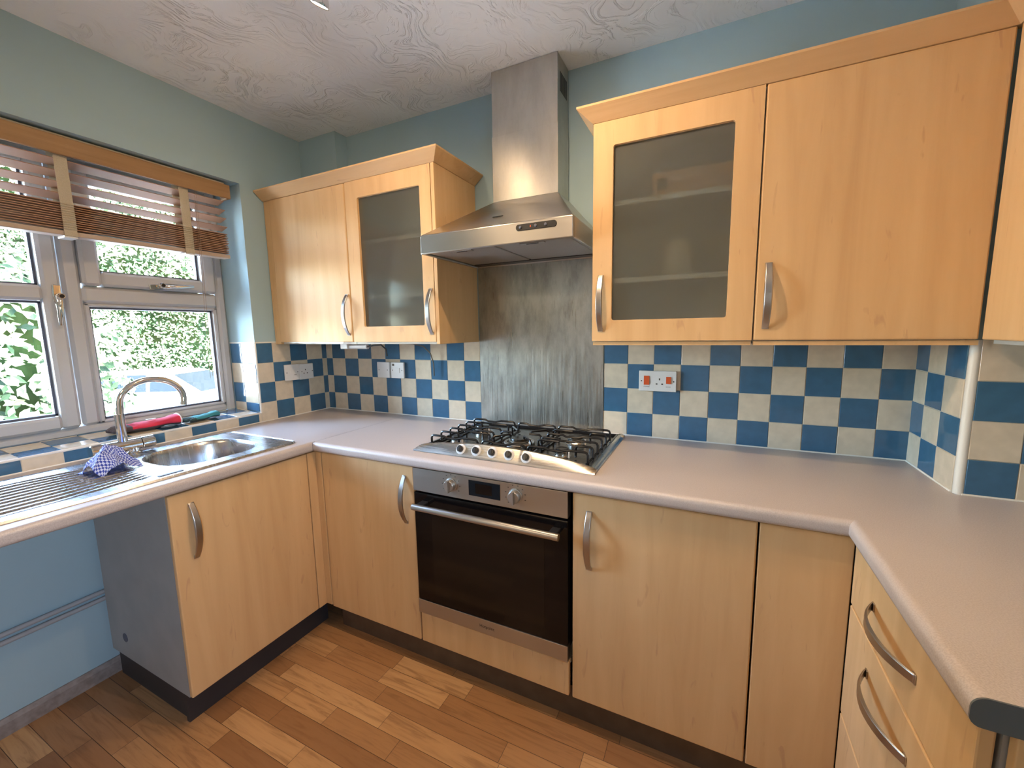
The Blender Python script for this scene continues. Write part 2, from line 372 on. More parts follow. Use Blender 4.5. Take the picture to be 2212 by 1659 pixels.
# sealant bead where worktop meets the tiles
s_ = MB()
for a, b in (((.004, -.004), (1.056, -.004)), ((1.66, -.004), (2.654, -.004)), ((2.654, -.004), (2.654, -.287)), ((2.668, -.304), (2.96, -.304)), ((.004, -.004), (.004, -1.9))):
    s_.tube([(a[0], a[1], WT + .001), (b[0], b[1], WT + .001)], .0035, 6)
struct(s_.build('trim_15', M['seal'], smooth=True))
# skirting and pipes on the left wall under the worktop
k = MB()
pr = [(0, 0), (.014, 0), (.014, .045), (.006, .06), (0, .06)]
k.add([(x, -1.06, z) for x, z in pr] + [(x, YF, z) for x, z in pr], [(0, 1, 2, 3, 4), (9, 8, 7, 6, 5)] + [(i, (i + 1) % 5, 5 + (i + 1) % 5, 5 + i) for i in range(5)])
struct(k.build('baseboard_left', M['skirt']))
pp = thing('heating_pipes', (0, -1.5, .32), 'two thin painted pipes running along the blue wall under the sink worktop', 'pipe')
for z in (.347, .319): MB().tube([(.014, -1.02, z), (.014, -1.9, z)], .0085, 12).build('pipe', M['pipe'], pp, smooth=True)
MB().box(0, .022, -1.50, -1.52, .305, .36).build('pipe_clip', M['white'], pp, bevel=.002)

# ------------------------------------------------------------------ window
wr = thing('window_1', (-.2, -1.03, .92), 'white plastic kitchen window', 'window'); del wr['label'], wr['category']; struct(wr)
FX0, FX1 = -.262, -.200
def bev_bar(mb, y0, y1, z0, z1, x0=FX0, x1=FX1): mb.box(x0, x1, y0, y1, z0, z1)
f = MB()
bev_bar(f, OY1, -.468, .914, OZ1); bev_bar(f, OY0, -1.60, .914, OZ1); bev_bar(f, -.468, -1.60, .914, .952); bev_bar(f, -.468, -1.60, 1.985, OZ1)
bev_bar(f, -.968, -1.022, .952, 1.985); bev_bar(f, -.468, -.968, 1.445, 1.512)
f.build('window_frame', M['upvc'], wr, bevel=.011, seg=1)
def sash(name, y0, y1, z0, z1, wd, x1, rail=None):
    s = MB(); y0, y1 = min(y0, y1), max(y0, y1)
    s.box(FX0, x1, y0, y0 + wd, z0, z1).box(FX0, x1, y1 - wd, y1, z0, z1).box(FX0, x1, y0 + wd, y1 - wd, z0, z0 + wd).box(FX0, x1, y0 + wd, y1 - wd, z1 - wd, z1)
    if rail: s.box(FX0, x1, y0 + wd, y1 - wd, rail[0], rail[1])
    return s.build(name, M['upvc'], wr, bevel=.010, seg=1)
def bead(parent, y0, y1, z0, z1, x1):
    s = MB(); b = .008; y0, y1 = min(y0, y1), max(y0, y1)
    for a in ((y0, y0 + b, z0, z1), (y1 - b, y1, z0, z1), (y0, y1, z0, z0 + b), (y0, y1, z1 - b, z1)): s.box(FX0 + .014, x1, *a)
    return s.build('gasket', M['gasket'], parent)
def pane(parent, y0, y1, z0, z1): return MB().box(-.240, -.236, y0, y1, z0, z1).build('pane', M['glass'], parent)
vs_ = sash('vent_sash', -.471, -.966, 1.514, 1.983, .058, -.186)
bead(vs_, -.529, -.908, 1.572, 1.925, -.225); pane(vs_, -.529, -.908, 1.572, 1.925)
cs = sash('casement_sash', -1.030, -1.598, .954, 1.983, .052, -.186, (1.447, 1.504))
for a in ((1.504, 1.931), (1.006, 1.447)): bead(cs, -1.082, -1.546, *a, -.225); pane(cs, -1.082, -1.546, *a)
fb = MB(); b = .018
for a in ((-.968, -.968 + b, .952, 1.445), (-.486, -.468, .952, 1.445), (-.968, -.468, .952, .966), (-.968, -.468, 1.431, 1.445)): fb.box(FX0 + .01, -.208, *a)
fx = fb.build('glazing_bead', M['upvc'], wr, bevel=.005, seg=1)
bead(fx, -.950, -.486, .966, 1.431, -.228); pane(fx, -.950, -.486, .966, 1.431)
def win_handle(p0, p1, n, wname):
    # base plate, lock barrel and a tapering lever from p0 towards p1
    p0, p1, n = Vector(p0), Vector(p1), Vector(n); d = (p1 - p0).normalized(); L = (p1 - p0).length; s_ = n.cross(d)
    h = MB(); h.obox(p0 + d * .03 + n * .004, d * .034, s_ * .012, n * .004)
    o = h.build(wname, M['chrome'], wr, bevel=.004, seg=3)
    l = MB(); pts = [p0 + d * .045 + n * .012, p0 + d * .06 + n * .022, p0 + d * .09 + n * .026, p0 + d * .12 + n * .022, p1 + n * .018]
    l.tube(pts, [.014, .013, .0105, .009, .006], 14)
    l.lathe([(.0, 0), (.011, 0), (.011, .026), (.009, .029), (0, .029)], p0 + d * .04 + s_ * .006, n, 24)
    l.build('lever', M['chrome'], o, smooth=True)
    q = MB(); q.lathe([(.0, 0), (.0072, 0), (.0072, .031), (0, .031)], p0 + d * .04 + s_ * .006, n, 20); q.build('lock_barrel', M['black'], o, smooth=True)
win_handle((-.186, -1.046, 1.505), (-.186, -1.052, 1.355), (1, 0, 0), 'window_handle')
win_handle((-.186, -.750, 1.524), (-.186, -.585, 1.538), (1, 0, 0), 'window_handle')

# ------------------------------------------------------------------ wooden venetian blind, half raised
bl = thing('venetian_blind', (-.06, -1.0, 2.01), 'brown wooden venetian blind pulled halfway up over the kitchen window', 'blind')
Y0b, Y1b = -.462, -1.60
MB().box(-.034, -.022, Y0b + .004, Y1b, 1.947, 2.010).box(-.09, -.034, Y0b + .004, Y0b - .008, 1.947, 2.010).build('valance', M['blindw'], bl, bevel=.003)
MB().box(-.095, -.038, Y0b - .012, Y1b + .01, 1.975, 2.020).build('headrail', M['tape'], bl)
def slat(zc, tilt, name='slat', y0=-.478):
    c = Vector((-.068, (y0 + Y1b) / 2, zc)); ax = Vector((math.cos(tilt), 0, math.sin(tilt)))
    return MB().obox(c, ax * .025, Vector((0, (y0 - Y1b) / 2, 0)), Vector((-ax.z, 0, ax.x)) * .0014).build(name, M['slat'], bl)
for i, z in enumerate((1.929, 1.889, 1.851, 1.812)): slat(z, .27, y0=-.480 + (.002 * i))
for i in range(12): slat(1.783 - i * .0078, random.uniform(.0, .06), y0=-.478 + random.uniform(-.003, .003))
MB().box(-.093, -.043, -.474, Y1b, 1.673, 1.690).build('bottom_rail', mat('pale_blind_rail', (.42, .33, .27), .45), bl, bevel=.003)
def tape(yc):
    for fx_, dx in ((-.0405, 1), (-.0955, -1)):
        mb = MB(); pts = [(fx_, 1.975)]
        for z in (1.945, 1.90, 1.862, 1.825, 1.79): pts.append((fx_ + dx * random.uniform(-.001, .001), z))
        for i in range(12): pts += [(fx_ + dx * .0045, 1.783 - i * .0078), (fx_ + dx * .0005, 1.779 - i * .0078)]
        pts += [(fx_ + dx * .004, 1.672), (fx_ - dx * .01, 1.669)]
        n = len(pts); w = .0175
        vs = []
        for s_, yy in ((-1, yc - w), (1, yc + w)):
            for x, z in pts: vs.append((x, yy, z))
        vs2 = [(x - dx * .0008, yy, z) for (x, yy, z) in vs]
        a = vs + vs2
        fs = [(i, i + 1, n + i + 1, n + i) for i in range(n - 1)] + [(2 * n + i, 3 * n + i, 3 * n + i + 1, 2 * n + i + 1) for i in range(n - 1)] + [(i, 2 * n + i, 2 * n + i + 1, i + 1) for i in range(n - 1)] + [(n + i, n + i + 1, 3 * n + i + 1, 3 * n + i) for i in range(n - 1)]
        mb.add(a, fs); mb.build('ladder_tape', M['tape'], bl)
    MB().box(-.0965, -.0395, yc - .018, yc + .018, 1.6655, 1.673).build('tape_clip', M['white'], bl, bevel=.001)
for yc in (-1.030, -.648, -1.42): tape(yc)
for dy in (0, .007):
    MB().tube([(-.034, -.600 - dy, 1.95), (-.033, -.606 - dy, 1.7), (-.032, -.612 - dy * 1.3, 1.4), (-.032, -.616 - dy * 1.6, 1.12 - dy)], .0008, 6).build('pull_cord', M['cord'], bl)

# ------------------------------------------------------------------ worktop with sink and hob cut-outs
def round_rect(x0, x1, y0, y1, r, n=6):
    pts = []
    for cx, cy, a0 in ((x1 - r, y1 - r, 0), (x0 + r, y1 - r, 90), (x0 + r, y0 + r, 180), (x1 - r, y0 + r, 270)):
        for i in range(n + 1):
            a = math.radians(a0 + 90 * i / n); pts.append((cx + r * math.cos(a), cy + r * math.sin(a)))
    return pts
WB = WT - .040
def run_profile(front, back):      # (d, z) front edge rounded, d measured as coordinate
    s = 1 if front > back else -1; r = .016; pts = [(back, WB), (back, WT)]
    for i in range(8):
        a = PI / 2 * i / 7; pts.append((front - s * r + s * r * math.sin(a), WT - r + r * math.cos(a)))
    for i in range(6):
        a = PI / 2 * i / 5; pts.append((front - s * .012 + s * .012 * math.cos(a), WB + .012 - .012 * math.sin(a)))
    return pts
top = MB()
# left run: profile in x swept along y, with mitre at the inner corner; sink opening left clear
SX0, SX1, SY0, SY1 = .10, .525, -1.53, -.655
def sweep(profL, pa, pb):  # connect two copies of a profile
    n = len(profL); return pa + pb, [tuple(range(n))[::-1], tuple(range(n, 2 * n))] + [(i, (i + 1) % n, n + (i + 1) % n, n + i) for i in range(n)]
def piece_y(front, back, ya, yb, mi=0, yfa=None, yfb=None):
    pr = run_profile(front, back)
    A = [(x, (ya if yfa is None else yfa(x)), z) for x, z in pr]; B = [(x, (yb if yfb is None else yfb(x)), z) for x, z in pr]
    vs, fs = sweep(pr, A, B); top.add(vs, fs, mi)
def piece_x(front, back, xa, xb, xfa=None, xfb=None):
    pr = run_profile(front, back)
    A = [((xa if xfa is None else xfa(y)), y, z) for y, z in pr]; B = [((xb if xfb is None else xfb(y)), y, z) for y, z in pr]
    vs, fs = sweep(pr, A, B); top.add(vs, fs)
XFL, YFB, XFR = .594, -.602, 2.366
# rounded front strips, mitred at both inner corners, then flat slabs around the sink and hob cut-outs
D_ = .02
piece_y(XFL, XFL - D_, 0, -2.05, yfa=lambda x: YFB + (XFL - x))
piece_x(YFB, YFB + D_, 0, 0, xfa=lambda y: XFL - (y - YFB), xfb=lambda y: XFR + (y - YFB))
piece_y(XFR, XFR + D_, 0, -1.098, yfa=lambda x: YFB + (x - XFR))
HX0, HX1, HY0, HY1 = 1.085, 1.735, -.505, -.065
YB = YFB + D_
for a in ((.004, XFL - D_, YB, SY1), (.004, SX0, SY1, -2.05), (SX1, XFL - D_, SY1, -2.05), (SX0, SX1, SY0, -2.05),
          (.004, HX0, YB, -.004), (HX0, HX1, YB, HY0), (HX0, HX1, HY1, -.004), (HX1, 2.654, YB, -.004), (2.654, 2.962, YB, -.304), (XFR + D_, 2.962, YB, -1.098)):
    top.box(*a, WB, WT)
wt = top.build('worktop', [M['worktop'], M['edge']], smooth=True)
tag(wt, 'grey laminate worktop with rounded edge running round three sides of the kitchen', 'worktop')
je = MB(); pr = run_profile(XFR, 2.962); n = len(pr)
je.add([(x, -1.098, z) for x, z in pr] + [(x, -1.1005, z) for x, z in pr], [tuple(range(n))[::-1], tuple(range(n, 2 * n))] + [(i, (i + 1) % n, n + (i + 1) % n, n + i) for i in range(n)])
e_ = je.build('end_strip', M['edge'], wt)
MB().box(XFL - .0005, XFL + .0007, YFB - .001, YFB + .0005, WB + .004, WT - .003).box(XFL - .0006, XFL, YFB, -.02, WT - .001, WT + .0002).build('joint_strip', M['gasket'], wt)

# ------------------------------------------------------------------ sink
sk = thing('sink', (.3125, -1.09, WT), 'inset stainless steel sink with ribbed drainer under the window', 'sink')
SKX0, SKX1, SKY0, SKY1 = .082, .540, -1.56, -.625       # outer rim
BX0, BX1, BY0, BY1 = .150, .475, -1.035, -.700          # bowl opening
zt = WT + .0045
mb = MB(); N = 40
def grid_height(x, y):
    # drainer ribs fan out from the bowl side
    if BY0 - .04 > y > SKY0 + .06 and SKX0 + .05 < x < SKX1 - .045:
        t = (BY0 - .04 - y) / .36; t = max(0, min(1, t))
        u = (x - .31) / (.74 + .26 * min(1, t * 1.6)) 
        e = min(1, (BY0 - .04 - y) / .05, (y - SKY0 - .06) / .04) * min(1, (x - SKX0 - .05) / .02, (SKX1 - .045 - x) / .02)
        return -.0035 * e + .0052 * e * max(0, math.cos(u / .034 * 2 * PI)) ** 1.5
    return 0
# drainer surface grid, then a flat deck with the bowl hole around it
nx, ny = 220, 60
X0, X1, Y0, Y1 = SKX0 + .008, SKX1 - .008, SKY0 + .008, BY0 - .02
g0 = len(mb.v); vs = []; fs = []
for j in range(ny + 1):
    for i in range(nx + 1):
        x = X0 + (X1 - X0) * i / nx; y = Y0 + (Y1 - Y0) * j / ny; vs.append((x, y, zt + grid_height(x, y)))
for j in range(ny):
    for i in range(nx):
        a = j * (nx + 1) + i; fs.append((a, a + 1, a + nx + 2, a + nx + 1))
mb.add(vs, fs)
outer = [(X1, Y1), (X1, SKY1 - .008), (X0, SKY1 - .008), (X0, Y1)]
hole = round_rect(BX0, BX1, BY0 + .004, BY1, .125, 12); n = len(hole)
# ring: project hole points to the surrounding rectangle
cx, cy = (BX0 + BX1) / 2, (BY0 + BY1) / 2; x0_, x1_, y0_, y1_ = X0, X1, Y1, SKY1 - .008
def torect(px, py):
    dx, dy = px - cx, py - cy; k = 1e9
    if dx > 1e-9: k = min(k, (x1_ - cx) / dx)
    if dx < -1e-9: k = min(k, (x0_ - cx) / dx)
    if dy > 1e-9: k = min(k, (y1_ - cy) / dy)
    if dy < -1e-9: k = min(k, (y0_ - cy) / dy)
    return (cx + dx * k, cy + dy * k)
ring = [torect(*p) for p in hole]
mb.add([(x, y, zt) for x, y in ring] + [(x, y, zt) for x, y in hole], [(i, (i + 1) % n, n + (i + 1) % n, n + i) for i in range(n)])
for c in ((x0_, y0_), (x1_, y0_), (x1_, y1_), (x0_, y1_)):   # corner fills
    i = min(range(n), key=lambda k: (0 if abs(ring[k][0] - c[0]) < 1e-6 or abs(ring[k][1] - c[1]) < 1e-6 else 9) + (ring[k][0] - c[0]) ** 2 + (ring[k][1] - c[1]) ** 2)
    for j in ((i + 1) % n, (i - 1) % n): mb.add([(*ring[i], zt), (*ring[j], zt), (*c, zt)], [(0, 1, 2)])
# raised rim
rim = round_rect(SKX0, SKX1, SKY0, SKY1, .03, 5); rim2 = round_rect(SKX0 + .004, SKX1 - .004, SKY0 + .004, SKY1 - .004, .027, 5); rim3 = round_rect(SKX0 + .010, SKX1 - .010, SKY0 + .010, SKY1 - .010, .022, 5); k = len(rim)
mb.add([(x, y, WT + .0006) for x, y in rim] + [(x, y, zt + .0025) for x, y in rim2] + [(x, y, zt - .0005) for x, y in rim3], [(i, (i + 1) % k, k + (i + 1) % k, k + i) for i in range(k)] + [(k + i, k + (i + 1) % k, 2 * k + (i + 1) % k, 2 * k + i) for i in range(k)])
# bowl
lv = [(0, 0), (.004, -.004), (.008, -.015), (.016, -.07), (.022, -.13), (.045, -.153), (.09, -.158)]
prev = None; vs = []; fs = []
for d_, z in lv:
    r = round_rect(BX0 + d_, BX1 - d_, BY0 + .004 + d_, BY1 - d_, max(.03, .125 - d_ * .6), 12); vs += [(x, y, zt + z) for x, y in r]
for a in range(len(lv) - 1): fs += [(a * n + i, a * n + (i + 1) % n, (a + 1) * n + (i + 1) % n, (a + 1) * n + i) for i in range(n)]
fs.append(tuple((len(lv) - 1) * n + i for i in range(n))); mb.add(vs, fs)
mb.build('bowl_and_drainer', M['sinkm'], sk, smooth=True, angle=50)
MB().lathe([(.0, 0), (.032, 0), (.042, .002), (.042, .003), (.030, .004), (0, .002)], (.31, -.86, zt - .158), (0, 0, 1), 28).build('waste', M['chrome'], sk, smooth=True)
MB().obox((.505, -1.06, zt + .0012), (.006, 0, 0), (0, .034, 0), (0, 0, .0008)).build('overflow_slot', M['gasket'], sk)

# ------------------------------------------------------------------ mixer tap
tp = thing('kitchen_tap', (.085, -1.015, WT), 'chrome mixer tap with tall swan neck spout behind the sink', 'tap')
zb = .900
b = MB(); b.tube([(.088, -1.065, zb), (.088, -.965, zb)], .0225, 24); b.lathe([(.024, .0), (.024, .004), (.020, .008), (.019, .03)], (.088, -1.045, WT + .0045), (0, 0, 1), 24); b.lathe([(.024, .0), (.024, .004), (.020, .008), (.019, .03)], (.088, -.985, WT + .0045), (0, 0, 1), 24)
b.build('tap_body', M['chrome'], tp, smooth=True)
for s_ in (-1, 1):
    yy = -1.015 + s_ * .053; l = MB(); l.lathe([(.0215, 0), (.0235, .002), (.0235, .038), (.0205, .0405), (0, .0405)], (.088, yy, zb), (0, s_, 0), 28); l.build('tap_lever', M['chrome'], tp, smooth=True)
sp = MB(); X = .088
sp.tube([(X, -1.015, zb + .010), (X, -1.015, 1.022)], .0148, 24)
pts = [(X, -1.012, 1.020), (X, -1.010, 1.05)]
ry, cz, cyy = .100, 1.060, -.910
for i in range(19):
    a = PI - (PI + .28) * i / 18; pts.append((X + .02 * i / 18, cyy + ry * math.cos(a), cz + .082 * math.sin(a)))
sp.tube(pts, .0112, 20)
sp.build('spout', M['chrome'], tp, smooth=True)
MB().tube([pts[-1], tuple(Vector(pts[-1]) + (Vector(pts[-1]) - Vector(pts[-2])).normalized() * .012)], .0124, 18).build('aerator', M['chrome'], tp, smooth=True)

# ------------------------------------------------------------------ dish cloth
mc = mat('checked_cloth', (.2, .25, .6), .9); v = coords(mc, (1, 1, 1), 'UV')
chk = nd(mc, 'ShaderNodeTexChecker', Scale=34); lk(mc, v, chk.inputs[0]); chk.inputs[1].default_value = (.035, .06, .36, 1); chk.inputs[2].default_value = (.50, .56, .78, 1)
setc(mc, chk.outputs[0])
bm = bmesh.new(); uvl = bm.loops.layers.uv.new('uv'); G = 70; gv = {}
cc = Vector((.272, -1.120, WT + .005)); dirL = Vector((.16, -.985, 0)).normalized(); dirW = Vector((.985, .16, 0)).normalized()
for i in range(G + 1):
    for j in range(G + 1):
        u, v_ = i / G * 2 - 1, j / G * 2 - 1
        # a square of cloth gathered into a heap with folds
        r = math.sqrt(u * u + v_ * v_); th = math.atan2(v_, u)
        fold = noise.noise(Vector((math.cos(th) * 1.7, math.sin(th) * 1.7, 3.1))) * .5 + .5
        rr_ = min(1, r / 1.25)
        px = u * (.050 + .020 * fold) + .010 * noise.noise(Vector((u * 3, v_ * 3, 1)))
        py = v_ * (.046 + .018 * fold) + .010 * noise.noise(Vector((u * 3, v_ * 3, 7)))
        h = max(0, 1 - rr_ ** 2.2) * (.070 + .012 * math.cos(th * 2 - .8))
        h *= 1 - .30 * max(0, -u)
        h += .013 * abs(noise.noise(Vector((u * 2.6, v_ * 4.5, 5)))) * (1 - rr_ * .5) + .006 * math.sin(14 * u * .6 + 9 * v_ + 4 * noise.noise(Vector((u * 2, v_ * 2, 9)))) * (1 - rr_)
        h += .016 * math.exp(-((v_ - .25 - .25 * u) / .18) ** 2) * (1 - rr_)
        p = cc + dirL * px * 1.0 + dirW * py + Vector((0, 0, max(.0012, h)))
        gv[i, j] = bm.verts.new(p - cc)
for i in range(G):
    for j in range(G):
        f_ = bm.faces.new((gv[i, j], gv[i + 1, j], gv[i + 1, j + 1], gv[i, j + 1])); f_.smooth = True
        for lp, (a, b2_) in zip(f_.loops, ((i, j), (i + 1, j), (i + 1, j + 1), (i, j + 1))): lp[uvl].uv = (a / G, b2_ / G)
me = bpy.data.meshes.new('dish_cloth'); bm.to_mesh(me); bm.free(); me.materials.append(mc)
o = bpy.data.objects.new('dish_cloth', me); COL.objects.link(o); o.location = cc
sm = o.modifiers.new('thickness', 'SOLIDIFY'); sm.thickness = .0012
tag(o, 'crumpled blue and white checked cloth on the sink drainer', 'cloth')

# ------------------------------------------------------------------ work gloves on the sill
def build_glove(name, base, ang, c_back, c_palm, label, binding, sc=1.0):
    B = Vector(base); ca, sa = math.cos(ang), math.sin(ang)
    root = thing(name, base, label, 'glove')
    def W_(x, y, z): return B + Vector(((x * ca - y * sa), (x * sa + y * ca), z)) * sc
    mg = mat(name + '_knit', c_back, .8); v = coords(mg); sp_ = nd(mg, 'ShaderNodeSeparateXYZ'); lk(mg, v, sp_.inputs[0])
    dt = nd(mg, 'ShaderNodeVectorMath', operation='DOT_PRODUCT'); dt.inputs[1].default_value = (ca, sa, 0); lk(mg, v, dt.inputs[0])
    f1 = nd(mg, 'ShaderNodeMath', operation='GREATER_THAN'); lk(mg, dt.outputs['Value'], f1.inputs[0]); f1.inputs[1].default_value = .150 * sc
    f2 = nd(mg, 'ShaderNodeMath', operation='LESS_THAN'); lk(mg, sp_.outputs['Z'], f2.inputs[0]); f2.inputs[1].default_value = .013 * sc
    mx_ = nd(mg, 'ShaderNodeMath', operation='MAXIMUM'); lk(mg, f1.outputs[0], mx_.inputs[0]); lk(mg, f2.outputs[0], mx_.inputs[1])
    setc(mg, mixc(mg, mx_.outputs[0], c_back, c_palm))
    nn = nd(mg, 'ShaderNodeTexNoise', Scale=26, Detail=3); lk(mg, v, nn.inputs['Vector']); bump(mg, nn.outputs[0], .6, .004)
    # body: flattened tube from cuff to knuckles
    secs = [(.000, .044, .021), (.012, .042, .020), (.040, .035, .016), (.070, .038, .017), (.100, .043, .017), (.128, .044, .015), (.142, .040, .012)]
    mbv = MB(); seg = 28; vs = []; fs = []
    for k, (x, w_, h_) in enumerate(secs):
        for q in range(seg):
            t = 2 * PI * q / seg; wob = 1 + .12 * noise.noise(Vector((x * 40, math.cos(t) * 2, math.sin(t) * 2 + ang)))
            vs.append(W_(x, w_ * math.cos(t) * wob, h_ + .0005 + h_ * math.sin(t) * wob + .004 * math.sin(x * 50)))
    for k in range(len(secs) - 1):
        for q in range(seg): l = (q + 1) % seg; fs.append((k * seg + q, k * seg + l, (k + 1) * seg + l, (k + 1) * seg + q))
    fs.append(tuple((len(secs) - 1) * seg + q for q in range(seg))); mbv.add(vs, fs)
    for y0, y1, L_, r_ in ((-.030, -.040, .060, .0105), (-.010, -.012, .074, .0112), (.011, .014, .068, .0110), (.030, .038, .050, .0100)):
        p = [W_(.128, y0, .013), W_(.145 + L_ * .15, y0, .015), W_(.142 + L_ * .5, (y0 + y1) / 2, .0165), W_(.142 + L_ * .85, y1, .013), W_(.142 + L_ * .97, y1, .012)]
        mbv.tube(p, [r_ * sc * .95, r_ * sc, r_ * sc, r_ * sc * .85, r_ * sc * .4], 14)
    p = [W_(.050, -.028, .012), W_(.075, -.046, .012), W_(.100, -.056, .012), W_(.120, -.058, .012), W_(.128, -.058, .012)]
    mbv.tube(p, [.010 * sc, .0125 * sc, .0118 * sc, .0095 * sc, .004 * sc], 14)
    mbv.build('knitted_glove', mg, root, smooth=True, angle=80)
    if binding:
        ring_ = [W_(-.001, .0445 * math.cos(t), .0215 + .0215 * math.sin(t)) for t in [2 * PI * q / 28 for q in range(28)]]
        MB().tube(ring_, .0024 * sc, 8, closed=True).build('cuff_binding', mat(name + '_binding', binding, .8), root, smooth=True)
        MB().obox(W_(.085, .004, .0375), (W_(.015, 0, 0) - B), (W_(0, .006, 0) - B), Vector((0, 0, .0008))).build('label_patch', M['white'], root)
build_glove('work_glove', (-.062, -.765, .9195), math.radians(-97), (.55, .02, .05), (.075, .06, .065), 'red work glove with grey coated fingers and white cuff, lying on the window sill', (.72, .68, .66), 1.08)
build_glove('work_glove', (-.075, -.600, .9195), math.radians(-82), (.03, .19, .20), (.02, .05, .055), 'teal green work glove with dark palm on the sill, behind the red one', None, .72)

# ------------------------------------------------------------------ handles, doors, cabinets
def handle(parent, c, along, out, L=.185, sag=.028, w=.0112, name='handle'):
    # bowed strip handle: chord along 'along', bulging along 'out'
    c, al, ou = Vector(c), Vector(along).normalized(), Vector(out).normalized(); wd = al.cross(ou); mb = MB(); n = 18; vs = []
    for i in range(n + 1):
        t = i / n * 2 - 1; s = sag * (1 - abs(t) ** 2.2); th = .0022 + .0022 * (1 - abs(t))
        ww = w * (1 - .18 * abs(t) ** 2)
        p = c + al * (t * L / 2) + ou * (s + .0015)
        vs += [p - wd * ww - ou * th * .5, p + wd * ww - ou * th * .5, p + wd * ww * .8 + ou * th, p - wd * ww * .8 + ou * th]
    fs = [(0, 1, 2, 3)[::-1], tuple(n * 4 + k for k in range(4))] + [(i * 4 + k, i * 4 + (k + 1) % 4, i * 4 + 4 + (k + 1) % 4, i * 4 + 4 + k) for i in range(n) for k in range(4)]
    mb.add(vs, fs)
    for s in (-1, 1): mb.obox(c + al * (s * (L / 2 - .004)) + ou * .0015, al * .006, wd * w * .8, ou * .0015)
    return mb.build(name, M['handle'], parent, bevel=.0012, smooth=True)
BZ0, BZ1 = .120, .816      # base doors
UZ0, UZ1 = 1.266, 1.968    # wall doors
def base_unit(name, loc, box, label, cat='cabinet'):
    r = thing(name, loc, label, cat); return r
# sink base unit, faces +x
su = thing('base_cabinet', (.30, -.86, 0), 'maple base cabinet under the sink with one door and an exposed grey side', 'cabinet')
cb = MB(); cb.box(.03, .556, -1.108, -1.092, .118, WB).box(.03, .556, -.612, -.628, .118, WB).box(.03, .556, -1.092, -.628, .118, .134).box(.03, .04, -1.092, -.628, .134, WB)
cb.build('carcass', M['cab_side'], su)
dd = MB().box(.560, .578, -1.110, -.622, BZ0 + .004, BZ1).build('door', M['maple'], su, bevel=.004)
handle(dd, (.578, -1.050, .682), (0, 0, 1), (1, 0, 0))
for x, z in ((.118, .724), (.148, .200)): MB().lathe([(.0, 0), (.017, 0), (.017, .0015), (0, .0015)], (x, -1.108, z), (0, -1, 0), 20).build('cover_cap', M['gasket'], su)
# corner post
cp = MB(); cp.box(.560, .578, -.619, -.580, BZ0 + .004, BZ1).box(.560, .609, -.580, -.562, BZ0 + .004, BZ1)
tag(cp.build('corner_post', M['maple'], bevel=.002), 'narrow maple corner post between the two left base cabinets', 'corner post')
# back-left base unit
bu = thing('base_cabinet', (.853, -.29, 0), 'maple base cabinet with one door left of the oven', 'cabinet')
cb = MB(); cb.box(.615, .631, -.010, -.556, .118, WB).box(1.078, 1.094, -.010, -.556, .118, WB).box(.631, 1.078, -.010, -.556, .118, .134)
cb.build('carcass', M['carcass'], bu)
dd = MB().box(.613, 1.094, -.580, -.562, BZ0, BZ1).build('door', M['maple'], bu, bevel=.004)
handle(dd, (1.052, -.580, .684), (0, 0, 1), (0, -1, 0))
# oven housing with the strip below
oh = thing('oven_housing', (1.395, -.3, 0), 'maple filler panel and housing below the built-in oven', 'cabinet')
MB().box(1.101, 1.692, -.580, -.562, BZ0, .240).build('lower_panel', M['maple'], oh, bevel=.003)
MB().box(1.101, 1.692, -.010, -.556, .222, .238).build('shelf', M['carcass'], oh)
# right base unit
bu = thing('base_cabinet', (1.947, -.29, 0), 'maple base cabinet with one door right of the oven', 'cabinet')
MB().box(1.702, 1.718, -.010, -.556, .118, WB).box(2.174, 2.190, -.010, -.556, .118, WB).box(1.718, 2.174, -.010, -.556, .118, .134).build('carcass', M['carcass'], bu)
dd = MB().box(1.703, 2.190, -.580, -.562, BZ0, BZ1).build('door', M['maple'], bu, bevel=.004)
handle(dd, (1.755, -.580, .672), (0, 0, 1), (0, -1, 0))
cf = MB(); cf.box(2.1945, 2.386, -.580, -.562, BZ0, BZ1)
tag(cf.build('blanking_panel', M['maple'], bevel=.002), 'plain maple blanking panel in the right corner beside the drawers', 'panel')
# drawer unit, faces -x
du = thing('drawer_unit', (2.67, -.84, 0), 'maple drawer unit under the right worktop with bowed metal handles', 'drawers')
MB().box(2.408, 2.95, -.585, -.601, .118, WB).box(2.408, 2.95, -1.062, -1.078, .118, WB).box(2.408, 2.95, -.601, -1.062, .118, .134).build('carcass', M['cab_side'], du)
for z0_, z1_, hz in ((.656, BZ1, .735), (.370, .652, .584), (.120, .366, .300)):
    dr = MB().box(2.386, 2.404, -.584, -1.077, z0_, z1_).build('drawer_front', M['maple_h'] if False else M['maple'], du, bevel=.003)
    handle(dr, (2.386, -.818, hz), (0, 1, 0), (-1, 0, 0), L=.200, sag=.030)
ep = MB().box(2.412, 2.962, -1.080, -1.094, 0, WB)
tag(ep.build('end_panel', M['maple'], bevel=.002), 'maple end panel closing the worktop run beside the drawers', 'panel')
# kickboards
kb = [MB().box(.612, 2.43, -.532, -.516, 0, .116), MB().box(.500, .516, -1.10, -.532, 0, .100).box(.03, .500, -1.092, -1.076, 0, .100), MB().box(2.43, 2.446, -1.078, -.532, 0, .116)]
tag(kb[0].build('kickboard', M['plinth']), 'brown kickboard along the floor beneath the oven wall cabinets', 'kickboard')
tag(kb[1].build('kickboard', M['plinthd']), 'dark kickboard along the floor under the sink cabinet', 'kickboard')
tag(kb[2].build('kickboard', M['plinth']), 'brown kickboard along the floor under the drawers', 'kickboard')
